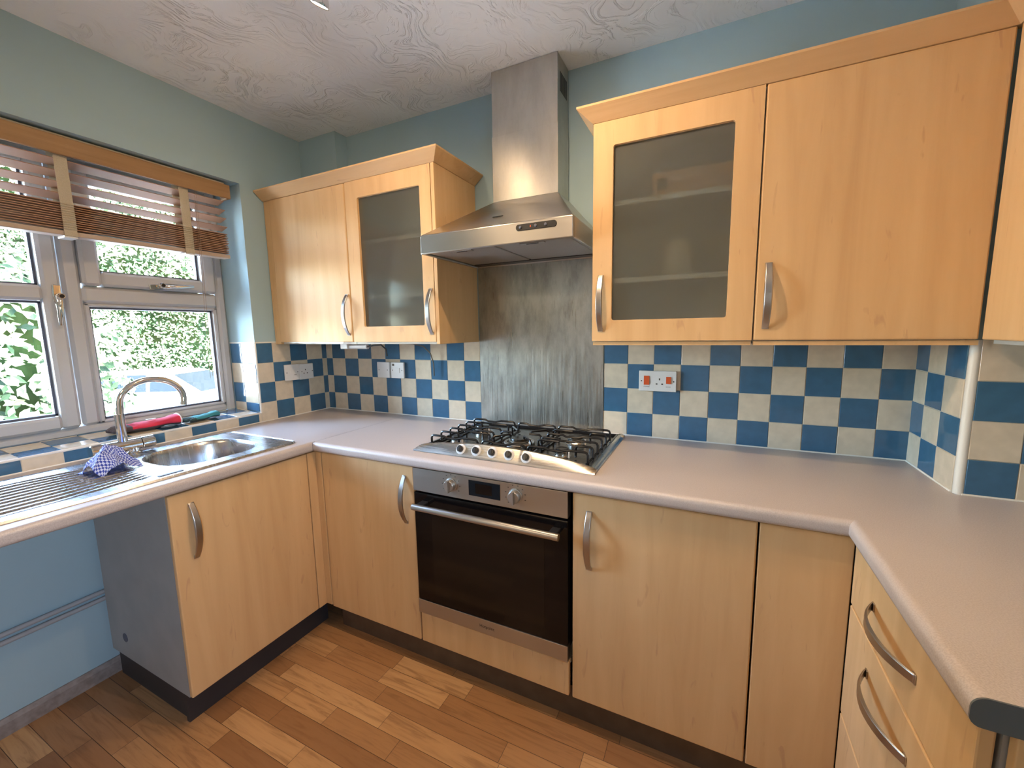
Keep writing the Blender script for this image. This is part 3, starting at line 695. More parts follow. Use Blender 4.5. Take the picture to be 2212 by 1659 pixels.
# ---- wall cabinets
def framed_door(parent, x0, x1, z0, z1, gx0, gx1, gz0, gz1, y0=-.32, y1=-.302):
    mb = MB(); r = .008
    outer = [(x0, z0), (x1, z0), (x1, z1), (x0, z1)]
    inner = round_rect(gx0, gx1, gz0, gz1, r, 5)  # starts top-right going ccw
    # frame as four boxes plus small corner fillets
    mb.box(x0, gx0, y0, y1, z0, z1).box(gx1, x1, y0, y1, z0, z1).box(gx0, gx1, y0, y1, z0, gz0).box(gx0, gx1, y0, y1, gz1, z1)
    for cx_, cz_, sx, sz in ((gx0, gz0, 1, 1), (gx1, gz0, -1, 1), (gx0, gz1, 1, -1), (gx1, gz1, -1, -1)):
        arc = [(cx_ + sx * (r - r * math.cos(a)), cz_ + sz * (r - r * math.sin(a))) for a in [PI / 2 * i / 5 for i in range(6)]]
        mb.prism([(cx_, cz_)] + arc, 'y', y0, y1)
    d_ = mb.build('door', M['maple'], parent, bevel=.0035)
    MB().box(gx0 - .006, gx1 + .006, y1 - .007, y1 - .003, gz0 - .006, gz1 + .006).build('frosted_pane', M['frost'], d_)
    return d_
def wall_box(parent, x0, x1, shelves=(), side=None, z0=1.256):
    mb = MB(); e = .016
    mb.box(x0, x0 + e, -.300, -.005, z0, UZ1).box(x1 - e, x1, -.300, -.005, z0, UZ1).box(x0 + e, x1 - e, -.300, -.005, z0, z0 + e).box(x0 + e, x1 - e, -.300, -.005, UZ1 - e, UZ1).box(x0 + e, x1 - e, -.012, -.005, z0 + e, UZ1 - e)
    mb.build('carcass', [M['carcass']], parent)
    for z in shelves: MB().box(x0 + e, x1 - e, -.294, -.012, z, z + .016).build('shelf', M['white'], parent)
wa = thing('wall_cabinet', (.28, -.15, 1.256), 'maple wall cabinet with solid door beside the window wall', 'cabinet')
wall_box(wa, .030, .563)
d_ = MB().box(.052, .562, -.320, -.302, UZ0, UZ1).build('door', M['maple'], wa, bevel=.004); handle(d_, (.540, -.320, 1.391), (0, 0, 1), (0, -1, 0))
MB().box(.004, .049, -.316, -.300, 1.256, UZ1).build('filler_strip', M['maple'], wa, bevel=.002)
pe = MB(); random.seed(3); PT = []
x = .10
while x < .50:
    PT.append((x, UZ0 - random.choice((.0005, .001, .003, .006)))); x += random.uniform(.012, .035)
pe.prism([(.10, UZ0 + .001)] + PT + [(.50, UZ0 + .001)], 'y', -.3195, -.3185)
pe.build('peeling_foil', M['seal'], d_)
wb_ = thing('wall_cabinet', (.81, -.15, 1.256), 'maple wall cabinet with frosted glass door left of the cooker hood', 'cabinet')
wall_box(wb_, .567, 1.046, (1.46, 1.70))
MB().box(1.0365, 1.053, -.322, -.004, 1.256, UZ1).build('end_panel', M['maple'], wb_, bevel=.0015)
d_ = framed_door(wb_, .568, 1.032, UZ0, UZ1, .638, .977, 1.335, 1.895); handle(d_, (1.036 - .022, -.320, 1.390), (0, 0, 1), (0, -1, 0))
wc = thing('wall_cabinet', (1.93, -.15, 1.256), 'maple wall cabinet with wide frosted glass door right of the cooker hood', 'cabinet')
wall_box(wc, 1.690, 2.172, (1.46, 1.71))
d_ = framed_door(wc, 1.690, 2.1715, UZ0, UZ1, 1.755, 2.101, 1.336, 1.893); handle(d_, (1.719, -.320, 1.393), (0, 0, 1), (0, -1, 0))
wd_ = thing('wall_cabinet', (2.42, -.15, 1.256), 'large solid maple wall cabinet door in the right-hand corner', 'cabinet')
wall_box(wd_, 2.174, 2.640)
d_ = MB().box(2.1755, 2.6575, -.320, -.302, UZ0, UZ1).build('door', M['maple'], wd_, bevel=.004); handle(d_, (2.204, -.320, 1.394), (0, 0, 1), (0, -1, 0))
we = thing('wall_cabinet', (2.81, -.65, 1.256), 'maple wall cabinet on the right wall, cut off by the photo edge', 'cabinet')
MB().box(2.682, 2.962, -.325, -.980, 1.256, UZ1).build('carcass', M['carcass'], we)
MB().box(2.661, 2.679, -.323, -.980, UZ0, UZ1).build('door', M['maple'], we, bevel=.003)
# underside rails seen below the doors
for nm, a in (('bottom_rail', (1.690, 2.640, -.312, -.300)),):
    pass
MB().box(1.692, 2.170, -.314, -.302, 1.252, 1.264).build('light_rail', M['maple'], wc)
MB().box(2.176, 2.66, -.314, -.302, 1.252, 1.264).build('light_rail', M['maple'], wd_)
def cornice(pts, label, ends=(None, None)):
    prof = [(-.018, UZ1 + .0006), (.002, UZ1 + .0006), (.006, UZ1 + .004), (.045, UZ1 + .036), (.045, UZ1 + .042), (-.018, UZ1 + .042)]
    mb = MB(); vs = []; n = len(prof)
    for i, p in enumerate(pts):
        p = Vector(p); dirs = []
        if i > 0: dirs.append((p - Vector(pts[i - 1])).normalized())
        if i < len(pts) - 1: dirs.append((Vector(pts[i + 1]) - p).normalized())
        nr = [Vector((d.y, -d.x)) for d in dirs]       # outward = right of travel
        if len(nr) == 2: m_ = (nr[0] + nr[1]); m_ = m_ / (m_.dot(nr[0]))
        else: m_ = nr[0]
        for o_, z in prof: vs.append((p.x + m_.x * o_, p.y + m_.y * o_, z))
    k = len(pts)
    fs = [(i * n + a, i * n + (a + 1) % n, (i + 1) * n + (a + 1) % n, (i + 1) * n + a) for i in range(k - 1) for a in range(n)] + [tuple(range(n)), tuple((k - 1) * n + a for a in range(n))]
    mb.add(vs, fs); o = mb.build('cornice', M['maple_h']); tag(o, label, 'cornice')
cornice([(.006, -.320), (1.053, -.320), (1.053, -.006)], 'flared maple cornice on top of the left wall cabinets')
cornice([(1.690, -.006), (1.690, -.320), (2.661, -.320), (2.661, -.980)], 'long flared maple cornice on top of the right wall cabinets')
# contents of the right glass cabinet
bx = MB().box(1.87, 2.13, -.26, -.12, 1.7265, 1.805); cbx = bx.build('cardboard_box', mat('buff_cardboard', (.56, .36, .24), .8), bevel=.003)
tag(cbx, 'long buff cardboard box on the top shelf of the right glass cabinet', 'box')
MB().box(1.885, 1.915, -.2605, -.26, 1.75, 1.785).build('printed_mark', M['ink'], cbx)
tag(MB().lathe([(.0, 0), (.055, 0), (.06, .02), (.058, .10), (.05, .125), (0, .13)], (1.95, -.15, 1.4765), (0, 0, 1), 28).build('storage_jar', mat('pale_ceramic', (.62, .55, .46), .4), smooth=True), 'pale rounded jar dimly seen on the middle shelf behind frosted glass', 'jar')

# ------------------------------------------------------------------ steel splashback
sp_ = MB().box(1.058, 1.657, -.006, -.001, WT + .002, 1.640)
tag(sp_.build('splashback', M['steel_d'], bevel=.0008), 'smeared stainless steel splashback sheet behind the hob', 'splashback')

# ------------------------------------------------------------------ cooker hood
hd = thing('cooker_hood', (1.357, -.2, 1.598), 'stainless steel chimney cooker hood between the wall cabinets', 'cooker hood')
HX, HW, HD = 1.357, .300, .432
zb0, zb1, zc0 = 1.598, 1.667, 1.838
cxa, cxb, cyf = 1.218, 1.504, -.139
mb = MB(); t_ = .012
mb.box(HX - HW, HX + HW, -HD, -HD + t_, zb0, zb1).box(HX - HW, HX - HW + t_, -HD + t_, -.008, zb0, zb1).box(HX + HW - t_, HX + HW, -HD + t_, -.008, zb0, zb1).box(HX - HW + t_, HX + HW - t_, -.02, -.008, zb0 - .0, zb1)
mb.build('canopy_rim', M['steel'], hd, bevel=.004)
mb = MB(); a = [(HX - HW + .002, -HD + .002, zb1), (HX + HW - .002, -HD + .002, zb1), (HX + HW - .002, -.008, zb1), (HX - HW + .002, -.008, zb1)]; b = [(cxa, cyf, zc0), (cxb, cyf, zc0), (cxb, -.008, zc0), (cxa, -.008, zc0)]
mb.add(a + b, [(0, 1, 5, 4), (1, 2, 6, 5), (2, 3, 7, 6), (3, 0, 4, 7), (0, 1, 2, 3), (4, 5, 6, 7)]); mb.build('canopy', M['steel'], hd, bevel=.0015)
MB().box(cxa, cxb, cyf, -.008, zc0, 2.092).build('chimney_lower', M['steel_v'], hd, bevel=.0012)
up_ = MB().box(cxa + .002, cxb - .002, cyf + .002, -.008, 2.0921, ZC - .002).build('chimney_upper', M['steel_v'], hd, bevel=.0012)
v_ = MB()
for i in range(7): v_.box(cxb - .0022, cxb - .0014, cyf + .03 + i * .012, cyf + .037 + i * .012, 2.215, 2.285)
v_.build('vent_slots', M['slot'], up_)
fl_ = []
for x0, x1 in ((HX - HW + .020, HX - .004), (HX + .004, HX + HW - .020)):
    q = MB(); q.box(x0, x1, -HD + .022, -.075, zb0 + .006, zb0 + .012); fo = q.build('grease_filter', M['filter'], hd, bevel=.002)
    MB().box((x0 + x1) / 2 - .045, (x0 + x1) / 2 + .045, -HD + .034, -HD + .052, zb0 + .003, zb0 + .006).build('filter_latch', M['steel'], fo, bevel=.001)
    MB().box((x0 + x1) / 2 - .022, (x0 + x1) / 2 + .022, -HD + .040, -HD + .045, zb0 + .0020, zb0 + .0031).build('latch_slot', M['slot'], fo)
MB().box(HX - HW + .020, HX + HW - .020, -.070, -.022, zb0 + .004, zb0 + .014).build('light_strip', M['black'], hd, bevel=.002)
# control strip on the front
cs_ = MB(); cs_.prism(round_rect(1.458, 1.602, 1.6365, 1.6575, .0095, 6), 'y', -HD - .003, -HD + .002); co = cs_.build('control_strip', M['black'], hd, bevel=.001)
for x in (1.475, 1.530, 1.565): MB().lathe([(.0, 0), (.005, 0), (.005, .003), (.004, .0035), (0, .0035)], (x, -HD - .003, 1.647), (0, -1, 0), 16).build('slider_button', M['gasket'], co, smooth=True)
MB().box(1.510, 1.513, -HD - .0042, -HD - .003, 1.644, 1.650).build('indicator', M['orange'], co)
MB().obox((1.345, -.345, 1.7195), (.021, 0, 0), (0, .0022, .0013), (0, -.0006, .001)).build('lamp_slot', M['slot'], hd)

# ------------------------------------------------------------------ gas hob
hb = thing('gas_hob', (1.41, -.285, WT), 'stainless steel five burner gas hob with black pan supports', 'hob')
X0, X1, Y0, Y1 = 1.062, 1.758, -.536, -.036
def arch(x):
    t = min(1, max(0, (x - X0) / (X1 - X0))); return WT + .010 + .039 * math.sin(PI * t ** .93) ** .62
# outer frame: front arched panel and bevelled borders
mb = MB(); n = 40; vs = []
for i in range(n + 1):
    x = X0 + (X1 - X0) * i / n; h = arch(x); ys = Y0
    if i in (0, n): pass
    vs += [(x, ys, WT + .001), (x, ys + .004, WT + .006), (x, ys + .024, h - .002), (x, ys + .029, h), (x, ys + .036, h - .002), (x, ys + .042, WT + .004)]
fs = [(i * 6 + k, i * 6 + 6 + k, i * 6 + 7 + k, i * 6 + 1 + k) for i in range(n) for k in range(5)] + [tuple(range(6)), tuple(n * 6 + k for k in range(6))]
mb.add(vs, fs); cpn = mb.build('control_panel', M['hobm'], hb, smooth=True, angle=40)
mb = MB()
def rimbar(a, b, inn):  # bevelled border bar
    a, b, inn = Vector(a), Vector(b), Vector(inn)
    prof = [(0, .001), (.002, .006), (.014, .013), (.024, .013), (.027, .004)]
    vs = [(a + inn * o_ + Vector((0, 0, WT + z))) for o_, z in prof] + [(b + inn * o_ + Vector((0, 0, WT + z))) for o_, z in prof]
    n_ = len(prof); mb.add(vs, [(i, i + 1, n_ + i + 1, n_ + i) for i in range(n_ - 1)] + [tuple(range(n_)), tuple(n_ + i for i in range(n_))])
rimbar((X1, Y0 + .03, 0), (X1, Y1, 0), (-1, 0, 0)); rimbar((X0, Y0 + .03, 0), (X0, Y1, 0), (1, 0, 0)); rimbar((X0, Y1, 0), (X1, Y1, 0), (0, -1, 0))
mb.build('border', M['hobm'], hb, smooth=True, angle=40)
MB().box(X0 + .022, X1 - .022, Y0 + .040, Y1 - .022, WT + .001, WT + .006).build('burner_tray', M['tray'], hb)
blk = MB(); blk.box(X0 + .024, X0 + .030, Y0 + .045, Y1 - .024, WT + .004, WT + .0155).box(X1 - .030, X1 - .024, Y0 + .045, Y1 - .024, WT + .004, WT + .0155).box(X0 + .024, X1 - .024, Y1 - .030, Y1 - .024, WT + .004, WT + .0155)
blk.build('black_gasket', M['iron'], hb)
# knobs on the sloping face
fn = Vector((0, -.034, .051)).normalized(); fn = Vector((0, -.52, .855)).normalized()
for i in range(5):
    x = 1.268 + i * .0642; base_ = Vector((x, Y0 + .0145, (WT + .006 + arch(x)) / 2 - .0005))
    sl_n = Vector((0, -(arch(x) - WT - .008), .020)).normalized()
    bz = MB(); bz.lathe([(.0, 0), (.0195, 0), (.0195, .004), (.0180, .0055), (0, .0055)], base_ - sl_n * .003, sl_n, 32); kb_ = bz.build('knob', M['white'], cpn, smooth=True); kb_['label'] = 'control knob with white bezel and black grip'
    g = MB(); g.lathe([(.0, 0), (.0118, 0), (.0115, .009), (.0095, .0115), (0, .012)], base_ + sl_n * .003, sl_n, 28); u_ = sl_n.cross(Vector((1, 0, 0))).normalized()
    g.obox(base_ + sl_n * .013, Vector((.0035, 0, 0)), u_ * .0112, sl_n * .003); g.build('grip', M['black'], kb_, smooth=True)
# burners
def burner(x, y, r, wok=False):
    c = (x, y, WT + .005)
    q = MB(); q.lathe([(r * 1.35, 0), (r * 1.35, .002), (r * 1.1, .004), (r * 1.0, .008), (r * 1.02, .020), (r * .9, .022), (0, .022)], c, (0, 0, 1), 40); b_ = q.build('burner', M['hobm'], hb, smooth=True)
    q = MB(); q.lathe([(r * .88, .0), (r * .92, .003), (r * .88, .007), (0, .0085)], (x, y, WT + .027), (0, 0, 1), 40); q.build('burner_cap', M['iron'], b_, smooth=True)
    if wok:
        q = MB(); q.lathe([(r * 1.5, 0), (r * 1.52, .010), (r * 1.45, .014), (r * 1.22, .014), (r * 1.2, .0)], (x, y, WT + .006), (0, 0, 1), 44); q.build('outer_ring', M['hobm'], b_, smooth=True)
    q = MB(); q.tube([(x + r * 1.25, y - r * .5, WT + .004), (x + r * 1.25, y - r * .5, WT + .026)], .003, 8); q.build('igniter', M['white'], b_, smooth=True)
burner(1.171, -.195, .033); burner(1.168, -.392, .024); burner(1.409, -.325, .040, True); burner(1.603, -.215, .033); burner(1.607, -.400, .024)
# pan supports
zg = WT + .052
def bar(mb, x0, x1, y, dip=None, r=.0043):
    pts = [(x0, y, WT + .012), (x0, y, zg - .010), (x0 + .003, y, zg - .003), (x0 + .010, y, zg)]
    if dip: pts += [(dip - .045, y, zg), (dip - .030, y, zg - .006), (dip + .01, y, zg - .007), (dip + .035, y, zg)]
    pts += [(x1 - .010, y, zg), (x1 - .003, y, zg - .003), (x1, y, zg - .010), (x1, y, WT + .012)]
    mb.tube(pts, r, 8)
for x0, x1, sgn in ((1.108, 1.312, 1), (1.512, 1.722, -1)):
    mb = MB(); xm = (x0 + x1) / 2
    for i, y in enumerate((-.478, -.415, -.352, -.291, -.228, -.160)):
        if i in (1, 4):     # short fingers pointing at the burner
            bar(mb, x0 if sgn > 0 else xm + .045, xm - .02 if sgn > 0 else x1, y)
        else: bar(mb, x0, x1, y, xm)
    for x in (x0 + .004, x1 - .004): mb.tube([(x, -.482, WT + .014), (x, -.156, WT + .014)], .0043, 8)
    for yb in (-.225, -.385): mb.tube([(x0 if sgn < 0 else x1, yb, WT + .014), (x0 if sgn < 0 else x1, yb, zg - .006), ((x0 + .01) if sgn < 0 else (x1 - .01), yb, zg), (xm - sgn * -.025, yb, zg)], .0043, 8)
    mb.build('pan_support', M['iron'], hb, smooth=True)
mb = MB(); bar(mb, 1.332, 1.500, -.166, 1.415); bar(mb, 1.332, 1.500, -.478, 1.415)
for x in (1.336, 1.496): mb.tube([(x, -.482, WT + .014), (x, -.162, WT + .014)], .0043, 8)
for sx in (-1, 1):
    for sy in (-1, 1):
        ex, ey = 1.416 + sx * .080, -.325 + sy * .090
        mb.tube([(ex, ey, WT + .014), (ex, ey, zg - .008), (ex - sx * .008, ey - sy * .008, zg), (1.416 + sx * .030, -.325 + sy * .034, zg), (1.416 + sx * .028, -.325 + sy * .032, zg - .012)], .0043, 8)
mb.tube([(1.332, -.325, WT + .014), (1.332, -.325, zg - .006), (1.340, -.325, zg), (1.378, -.325, zg)], .0043, 8); mb.tube([(1.500, -.325, WT + .014), (1.500, -.325, zg - .006), (1.492, -.325, zg), (1.452, -.325, zg)], .0043, 8)
mb.build('pan_support', M['iron'], hb, smooth=True)

# ------------------------------------------------------------------ built-in oven
ov = thing('built_in_oven', (1.395, -.3, .245), 'built-in electric oven with steel control panel and black glass door', 'oven')
OX0, OX1 = 1.099, 1.690; M['dial'] = mat('dial_metal', (.42, .40, .37), .38, .85)
MB().box(1.115, 1.676, -.556, -.05, .245, .815).build('oven_body', M['black'], ov)
pn = MB().box(OX0, OX1, -.588, -.556, .732, .8175).build('control_panel', M['steel'], ov, bevel=.001)
MB().box(1.338, 1.458, -.5895, -.588, .752, .806).build('display', M['screen'], pn, bevel=.0004)
MB().box(1.365, 1.428, -.5899, -.5895, .762, .797).build('display_window', M['ovglass'], pn)
for xd in (1.266, 1.514):
    q = MB(); q.lathe([(.0, 0), (.0245, 0), (.0245, .003), (.021, .004), (.020, .018), (.018, .020), (0, .020)], (xd, -.588, .777), (0, -1, 0), 36); q.obox((xd, -.611, .777), (.0042, 0, 0), (0, .006, 0), (0, 0, .021)); q.build('dial', M['dial'], pn, smooth=True)
    tk = MB()
    for i in range(9):
        a = math.radians(210 - i * 30) if xd < 1.4 else math.radians(225 - i * 30)
        tk.obox((xd + .036 * math.cos(a), -.5884, .777 + .036 * math.sin(a)), (.0022, 0, 0), (0, .0003, 0), (0, 0, .0012))
    tk.build('dial_marks', M['ink'], pn)
dr = MB().box(OX0, OX1, -.586, -.558, .302, .724).build('oven_door', M['ovglass'], ov, bevel=.002)
MB().box(OX0, OX1, -.5885, -.558, .247, .3015).build('door_trim', M['steel'], dr, bevel=.001)
MB().box(1.175, 1.612, -.5868, -.586, .345, .655).build('inner_window', mat('brown_black_glass', (.010, .007, .005), .08, **{'Specular IOR Level': .32}), dr)
hh = MB(); hh.tube([(1.128, -.632, .690), (1.676, -.632, .690)], .0115, 20); ho = hh.build('oven_handle', M['steel'], dr, smooth=True)
for x in (1.150, 1.654): MB().box(x - .014, x + .014, -.628, -.586, .682, .698).build('bracket', M['black'], ho, bevel=.003)
text('Hotpoint', .016, (1.395, -.5889, .275), dr, M['ink'])

# ------------------------------------------------------------------ sockets and switches
def plate(name, c, U, N, w, h, label, cat='socket'):
    r = thing(name, c, label, cat); c, U, N = Vector(c), Vector(U), Vector(N)
    MB().obox(c + N * .0095, U * w / 2, Vector((0, 0, h / 2)), N * .0055).build('face_plate', M['white'], r, bevel=.002)
    return r, c + N * .015, U, N
def bits(r, c, U, N, items, m, name, d=.0008):
    mb = MB()
    for u, z, a, b in items: mb.obox(c + U * u + Vector((0, 0, z)), U * a / 2, Vector((0, 0, b / 2)), N * d)
    return mb.build(name, m, r, bevel=.0003)
def screw(r, c, U, N, us):
    for u in us: MB().lathe([(.0, 0), (.0026, 0), (.0022, .001), (0, .001)], c + U * u, N, 12).build('screw', M['slot'], r)
def pins(r, c, U, N, u, z=0): bits(r, c, U, N, [(u, z + .010, .004, .008), (u - .0105, z - .009, .0065, .004), (u + .0105, z - .009, .0065, .004)], M['slot'], 'pin_holes')
UL, NL = (0, 1, 0), (1, 0, 0); UB, NB = (1, 0, 0), (0, -1, 0)
r, c, U, N = plate('fused_switch', (.003, -.243, 1.101), UL, NL, .086, .086, 'white fused switch plate on the left wall tiles, beside the single socket', 'switch')
screw(r, c, U, N, (-.034, .030)); bits(r, c, U, N, [(0, -.002, .030, .030)], M['white'], 'fuse_holder', .0015); bits(r, c, U, N, [(.014, -.014, .014, .002)], M['ink'], 'fuse_mark', .002)
r, c, U, N = plate('wall_socket', (.003, -.156, 1.099), UL, NL, .086, .086, 'white single plug socket on the left wall tiles near the corner')
screw(r, c, U, N, (-.031, .036)); pins(r, c, U, N, -.008, 0)
r, c, U, N = plate('blank_plate', (.452, -.0035, 1.105), UB, NB, .086, .086, 'blank white plate on the back wall tiles, left of the small switch', 'socket')
screw(r, c, U, N, (-.030, .030))
r, c, U, N = plate('fused_switch', (.550, -.0035, 1.105), UB, NB, .088, .086, 'white switch plate with dark indicator on the back wall tiles', 'switch')
screw(r, c, U, N, (-.032, .032)); bits(r, c, U, N, [(.002, 0, .030, .026)], M['white'], 'rocker', .003); bits(r, c, U, N, [(-.026, .030, .014, .011)], M['plinth'], 'indicator', .001)
r, c, U, N = plate('cooker_control_unit', (1.876, -.0035, 1.097), UB, NB, .142, .082, 'white cooker control plate with two orange rockers and a socket')
screw(r, c, U, N, (-.061, .061)); bits(r, c, U, N, [(-.041, .003, .021, .036)], M['orange'], 'rocker', .003); bits(r, c, U, N, [(.042, .005, .018, .028)], M['orange'], 'rocker', .003); pins(r, c, U, N, .008, -.002)
text('COOKER', .0055, tuple(c + U * -.041 + Vector((0, -.0002, -.023))), r, M['ink']); text('SOCKET', .005, tuple(c + U * .042 + Vector((0, -.0002, -.022))), r, M['ink'])

# ------------------------------------------------------------------ loose cable and light remains under the left wall cabinets
cbm = mat('grey_brown_cable', (.13, .11, .09), .5)
tag(MB().tube([(.66, -.10, 1.252), (.71, -.075, 1.249), (.755, -.05, 1.235), (.785, -.035, 1.20), (.797, -.028, 1.15), (.797, -.026, 1.085)], .0032, 8).build('loose_cable', cbm, smooth=True), 'loose grey cable curving down over the tiles from the wall cabinet', 'cable')
ul = thing('under_cabinet_light', (.50, -.16, 1.24), 'stub of a white tube light hanging under the left wall cabinets', 'light')
MB().tube([(.36, -.17, 1.238), (.50, -.17, 1.238)], .012, 14).build('tube', M['white'], ul, smooth=True)
MB().box(.33, .38, -.19, -.15, 1.226, 1.2555).build('end_holder', M['white'], ul, bevel=.004)
MB().tube([(.50, -.17, 1.238), (.54, -.17, 1.245), (.58, -.16, 1.247), (.60, -.15, 1.225), (.603, -.148, 1.19)], .004, 8).build('black_lead', M['black'], ul, smooth=True)

# ------------------------------------------------------------------ ceiling spotlights
sb = thing('ceiling_spotlight_bar', (1.5, -.90, ZC), 'ceiling spotlight bar with halogen lamps, one glowing lamp just in view', 'ceiling light')
MB().box(1.02, 2.05, -.925, -.895, ZC - .028, ZC - .001).build('bar', M['chrome'], sb, bevel=.005)
def spot(p, d, lampcol, power):
    p, d = Vector(p), Vector(d).normalized()
    arm = MB(); arm.tube([(p.x, -.91, ZC - .026), (p.x, -.91, p.z + .055), tuple(p - d * .030)], .005, 8); ao = arm.build('spot_arm', M['iron'], sb, smooth=True)
    MB().lathe([(.0, 0), (.012, 0), (.013, .004), (.013, .020), (0, .020)], p - d * .042, d, 20).build('lamp_holder', M['iron'], ao, smooth=True)
    MB().lathe([(.009, 0), (.015, .008), (.022, .020), (.025, .034), (.0255, .038), (.0235, .038), (.0225, .034), (.0, .014)], p - d * .030, d, 32).build('reflector', M['chrome'], ao, smooth=True)
    MB().lathe([(.0, 0), (.0228, 0), (.0228, .0012), (0, .0012)], p + d * .0045, d, 28).build('lamp_face', M['bulb'], ao)
    l = lamp('spot_lamp', 'SPOT', power, lampcol, tuple(p + d * .012), spot_size=math.radians(179), spot_blend=.75, shadow_soft_size=.018)
    l.rotation_euler = d.to_track_quat('-Z', 'Y').to_euler(); l.parent = sb; l.location = Vector(l.location) - sb.location
spot((1.055, -.825, 2.212), (-.42, .10, -.85), LAMP_C, LAMP_W * .7)
spot((1.55, -.85, 2.212), (.25, .22, -1), LAMP_C, LAMP_W * 1.3)
spot((2.0, -.95, 2.212), (.1, -.6, -.8), LAMP_C, LAMP_W * 1.3)

# ------------------------------------------------------------------ outside the window
GZ = -.97
struct(MB().box(-60, -.35, -30, 40, GZ - .2, GZ).build('ground_outside', mat('pale_paving', (.78, .77, .74), .8)))
gw = MB().box(-12.9, -12.6, -25, 35, GZ, .08); tag(gw.build('garden_wall', mat('pale_render', (.66, .64, .60), .9)), 'low pale garden wall along the foot of the hedge', 'wall')
lm = bpy.data.materials.new('leaf'); lm.use_nodes = True; pb = lm.node_tree.nodes['Principled BSDF']; pb.inputs['Roughness'].default_value = .7; pb.inputs['Specular IOR Level'].default_value = 0
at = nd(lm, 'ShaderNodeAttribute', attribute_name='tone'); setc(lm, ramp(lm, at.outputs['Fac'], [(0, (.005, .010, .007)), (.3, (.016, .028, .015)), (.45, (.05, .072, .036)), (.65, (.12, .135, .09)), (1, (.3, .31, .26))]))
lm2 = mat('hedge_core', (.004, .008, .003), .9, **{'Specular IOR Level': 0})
def foliage(name, n, sampler, size, label, cat, core=None, seed=1):
    rnd = random.Random(seed); vs = []; fs = []; tn = []
    for i in range(n):
        p, ou = sampler(rnd); s = size * rnd.uniform(.6, 1.4)
        a = (Vector(ou) + Vector((rnd.uniform(-1, 1), rnd.uniform(-1, 1), rnd.uniform(-.6, 1))) * .9).normalized(); u = a.orthogonal().normalized(); u = (Matrix.Rotation(rnd.uniform(0, 2 * PI), 3, a) @ u); w = a.cross(u)
        p = Vector(p); b = len(vs); vs += [p - u * s, p - w * s * .5 + a * s * .12, p + u * s, p + w * s * .5 + a * s * .12]; fs.append((b, b + 1, b + 2, b + 3)); tn.append(min(1, max(0, rnd.gauss(.5, .25))))
    mb = MB(); mb.add(vs, fs)
    if core: core(mb)
    o = bpy.data.objects.new(name, bpy.data.meshes.new(name)); me = o.data; me.from_pydata([tuple(v) for v in mb.v], [], mb.f); me.materials.append(lm); me.materials.append(lm2)
    at_ = me.attributes.new('tone', 'FLOAT', 'FACE')
    for i, t in enumerate(tn): at_.data[i].value = t
    for p in me.polygons:
        if p.index >= n: p.material_index = 1
    COL.objects.link(o); return tag(o, label, cat)
def hs(r):
    y = r.uniform(-3, 17); z = r.uniform(-.1, 7.5); x = -13 + .8 * noise.noise(Vector((y * .7, z * .7, 2))) + r.uniform(-.35, .3); return (x, y, z), (1, 0, .3)
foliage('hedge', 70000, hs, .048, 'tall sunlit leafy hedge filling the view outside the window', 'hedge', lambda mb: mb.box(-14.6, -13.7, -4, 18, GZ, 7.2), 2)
def bush(r):
    a = r.uniform(0, 2 * PI); b = math.acos(r.uniform(-.6, 1)); q = r.uniform(.75, 1.05)
    return (-4.2 + q * .9 * math.sin(b) * math.cos(a), -.35 + q * 1.0 * math.sin(b) * math.sin(a), .75 + q * 1.5 * math.cos(b)), (math.sin(b) * math.cos(a) + .5, math.sin(b) * math.sin(a), math.cos(b))
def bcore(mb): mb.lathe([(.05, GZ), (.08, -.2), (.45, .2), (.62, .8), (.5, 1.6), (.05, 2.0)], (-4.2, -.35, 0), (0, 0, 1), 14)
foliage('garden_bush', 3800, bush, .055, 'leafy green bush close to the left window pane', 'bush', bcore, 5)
def tree(r):
    k = r.random(); cx, cy, cz = ((-6.5, 1.6, 3.2), (-6.7, 3.0, 3.0), (-6.3, 2.2, 3.9))[int(k * 3)]; v = Vector((r.gauss(0, 1), r.gauss(0, 1), r.gauss(0, 1))).normalized() * r.uniform(.35, 1.0)
    return (cx + v.x * .6, cy + v.y * .8, cz + v.z * .62), tuple(v)
tr = thing('garden_tree', (-6.6, 2.3, GZ), 'small tree with leafy branches hanging into the top of the window view', 'tree')
fo_ = foliage('foliage', 2600, tree, .05, 'x', 'x', None, 9); del fo_['label'], fo_['category']; fo_.parent = tr; fo_.location = -tr.location
tk = MB(); tk.tube([(-6.6, .95, GZ), (-6.6, 1.0, 1.0), (-6.55, 1.1, 2.4), (-6.5, 1.5, 3.6)], [.07, .06, .045, .02], 10).tube([(-6.55, 1.1, 2.3), (-6.5, 1.9, 3.0), (-6.5, 2.4, 3.7)], [.03, .02, .008], 8).tube([(-6.5, 1.9, 3.0), (-6.6, 2.6, 3.1), (-6.7, 3.2, 3.2)], [.018, .014, .006], 8)
tk.build('trunk', mat('grey_bark', (.16, .13, .10), .9), tr, smooth=True)
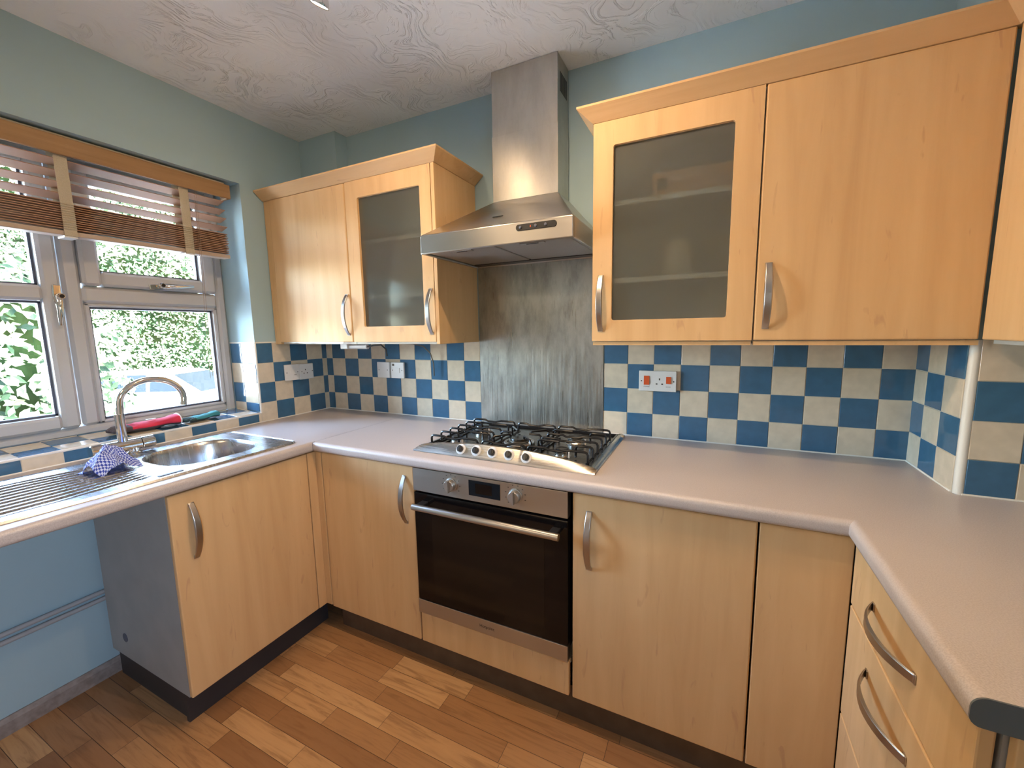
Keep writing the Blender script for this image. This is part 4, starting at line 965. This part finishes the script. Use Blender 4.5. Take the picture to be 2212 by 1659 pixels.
# parked car, side on
car = thing('parked_car', (0, 0, 0), 'white estate car parked outside, seen through the window beyond the tap', 'car')
cm = mat('white_car_paint', (.35, .35, .35), .3); cg = mat('car_glass', (.006, .008, .010), .15, **{'Specular IOR Level': .12})
HW_ = .87
def hull(mb, prof, w, inset, mi=0):       # side profile (y, z) extruded across the car, leaning in towards the top
    zz = [z for _, z in prof]; lo, hi = min(zz), max(zz); n = len(prof)
    A = [(w - inset * (z - lo) / (hi - lo), y, z) for y, z in prof]; B = [(-x, y, z) for x, y, z in A]
    mb.add(A + B, [tuple(range(n)), tuple(range(n, 2 * n))[::-1]] + [(i, (i + 1) % n, n + (i + 1) % n, n + i) for i in range(n)], mi)
mb = MB()
hull(mb, [(-2.15, .30), (-2.18, .62), (-2.12, .98), (1.0, .96), (1.9, .82), (2.13, .66), (2.16, .30)], HW_, .06)
hull(mb, [(-2.08, .97), (-1.86, 1.33), (-1.55, 1.43), (-.2, 1.47), (.25, 1.41), (1.02, .95)], HW_ - .07, .20)
mb.build('body', cm, car, bevel=.05, smooth=True, seg=3)
def slab(name, pts, par=car):
    f_ = lambda z: HW_ - .07 - .20 * (z - .97) / .50
    q = MB(); n = len(pts)
    q.add([(f_(z) + .014, y, z) for y, z in pts] + [(f_(z) - .03, y, z) for y, z in pts], [tuple(range(n)), tuple(range(n, 2 * n))[::-1]] + [(i, (i + 1) % n, n + (i + 1) % n, n + i) for i in range(n)]); return q.build(name, cg, par)
slab('side_window', [(-1.88, 1.05), (-1.66, 1.36), (-1.10, 1.38), (-1.12, 1.02)]); slab('side_window', [(-1.04, 1.02), (-1.02, 1.39), (-.28, 1.39), (-.22, 1.01)]); slab('side_window', [(-.13, 1.01), (-.18, 1.385), (.16, 1.33), (.74, 1.00)])
q = MB(); q.add([(.60, .30, 1.385), (-.60, .30, 1.385), (-.74, .98, .985), (.74, .98, .985), (.60, .25, 1.35), (-.60, .25, 1.35), (-.74, .93, .95), (.74, .93, .95)], [(0, 1, 2, 3), (4, 5, 6, 7), (0, 1, 5, 4), (1, 2, 6, 5), (2, 3, 7, 6), (3, 0, 4, 7)]); q.build('windscreen', cg, car)
for s_ in (-1, 1):
    MB().lathe([(.0, 0), (.16, 0), (.15, .05), (0, .06)], (s_ * .62, 2.10, .66), (0, 1, .1), 20).build('headlight', cg, car, smooth=True)
    for y in (-1.35, 1.35):
        q = MB(); q.lathe([(.0, -.1), (.30, -.1), (.32, -.07), (.32, .07), (.30, .1), (0, .1)], (s_ * .80, y, .32), (1, 0, 0), 28); wh = q.build('wheel', M['black'], car, smooth=True)
        q = MB(); q.lathe([(.0, 0), (.2, 0), (.19, .02), (0, .03)], (s_ * .90, y, .32), (s_, 0, 0), 20); q.build('hubcap', M['filter'], wh, smooth=True)
MB().box(.82, .98, .62, .74, .98, 1.10).build('door_mirror', cm, car, bevel=.03)
MB().box(-.45, .45, 2.14, 2.19, .42, .58).build('grille', M['black'], car, bevel=.01)
car.location = (-9.85, 3.87, GZ); car.rotation_euler = (0, 0, math.radians(-60))

rl = thing('fill_lamp', (0.60, -2.45, ZC), 'round fill lamp added under the ceiling behind the camera, out of the picture', 'ceiling light')  # fitting made up to hold the added rear fill light
MB().lathe([(.29, -.002), (.29, -.06), (.275, -.065), (.275, -.004)], (0.60, -2.45, ZC), (0, 0, 1), 40).build('fill_lamp_ring', M['chrome'], rl, smooth=True)
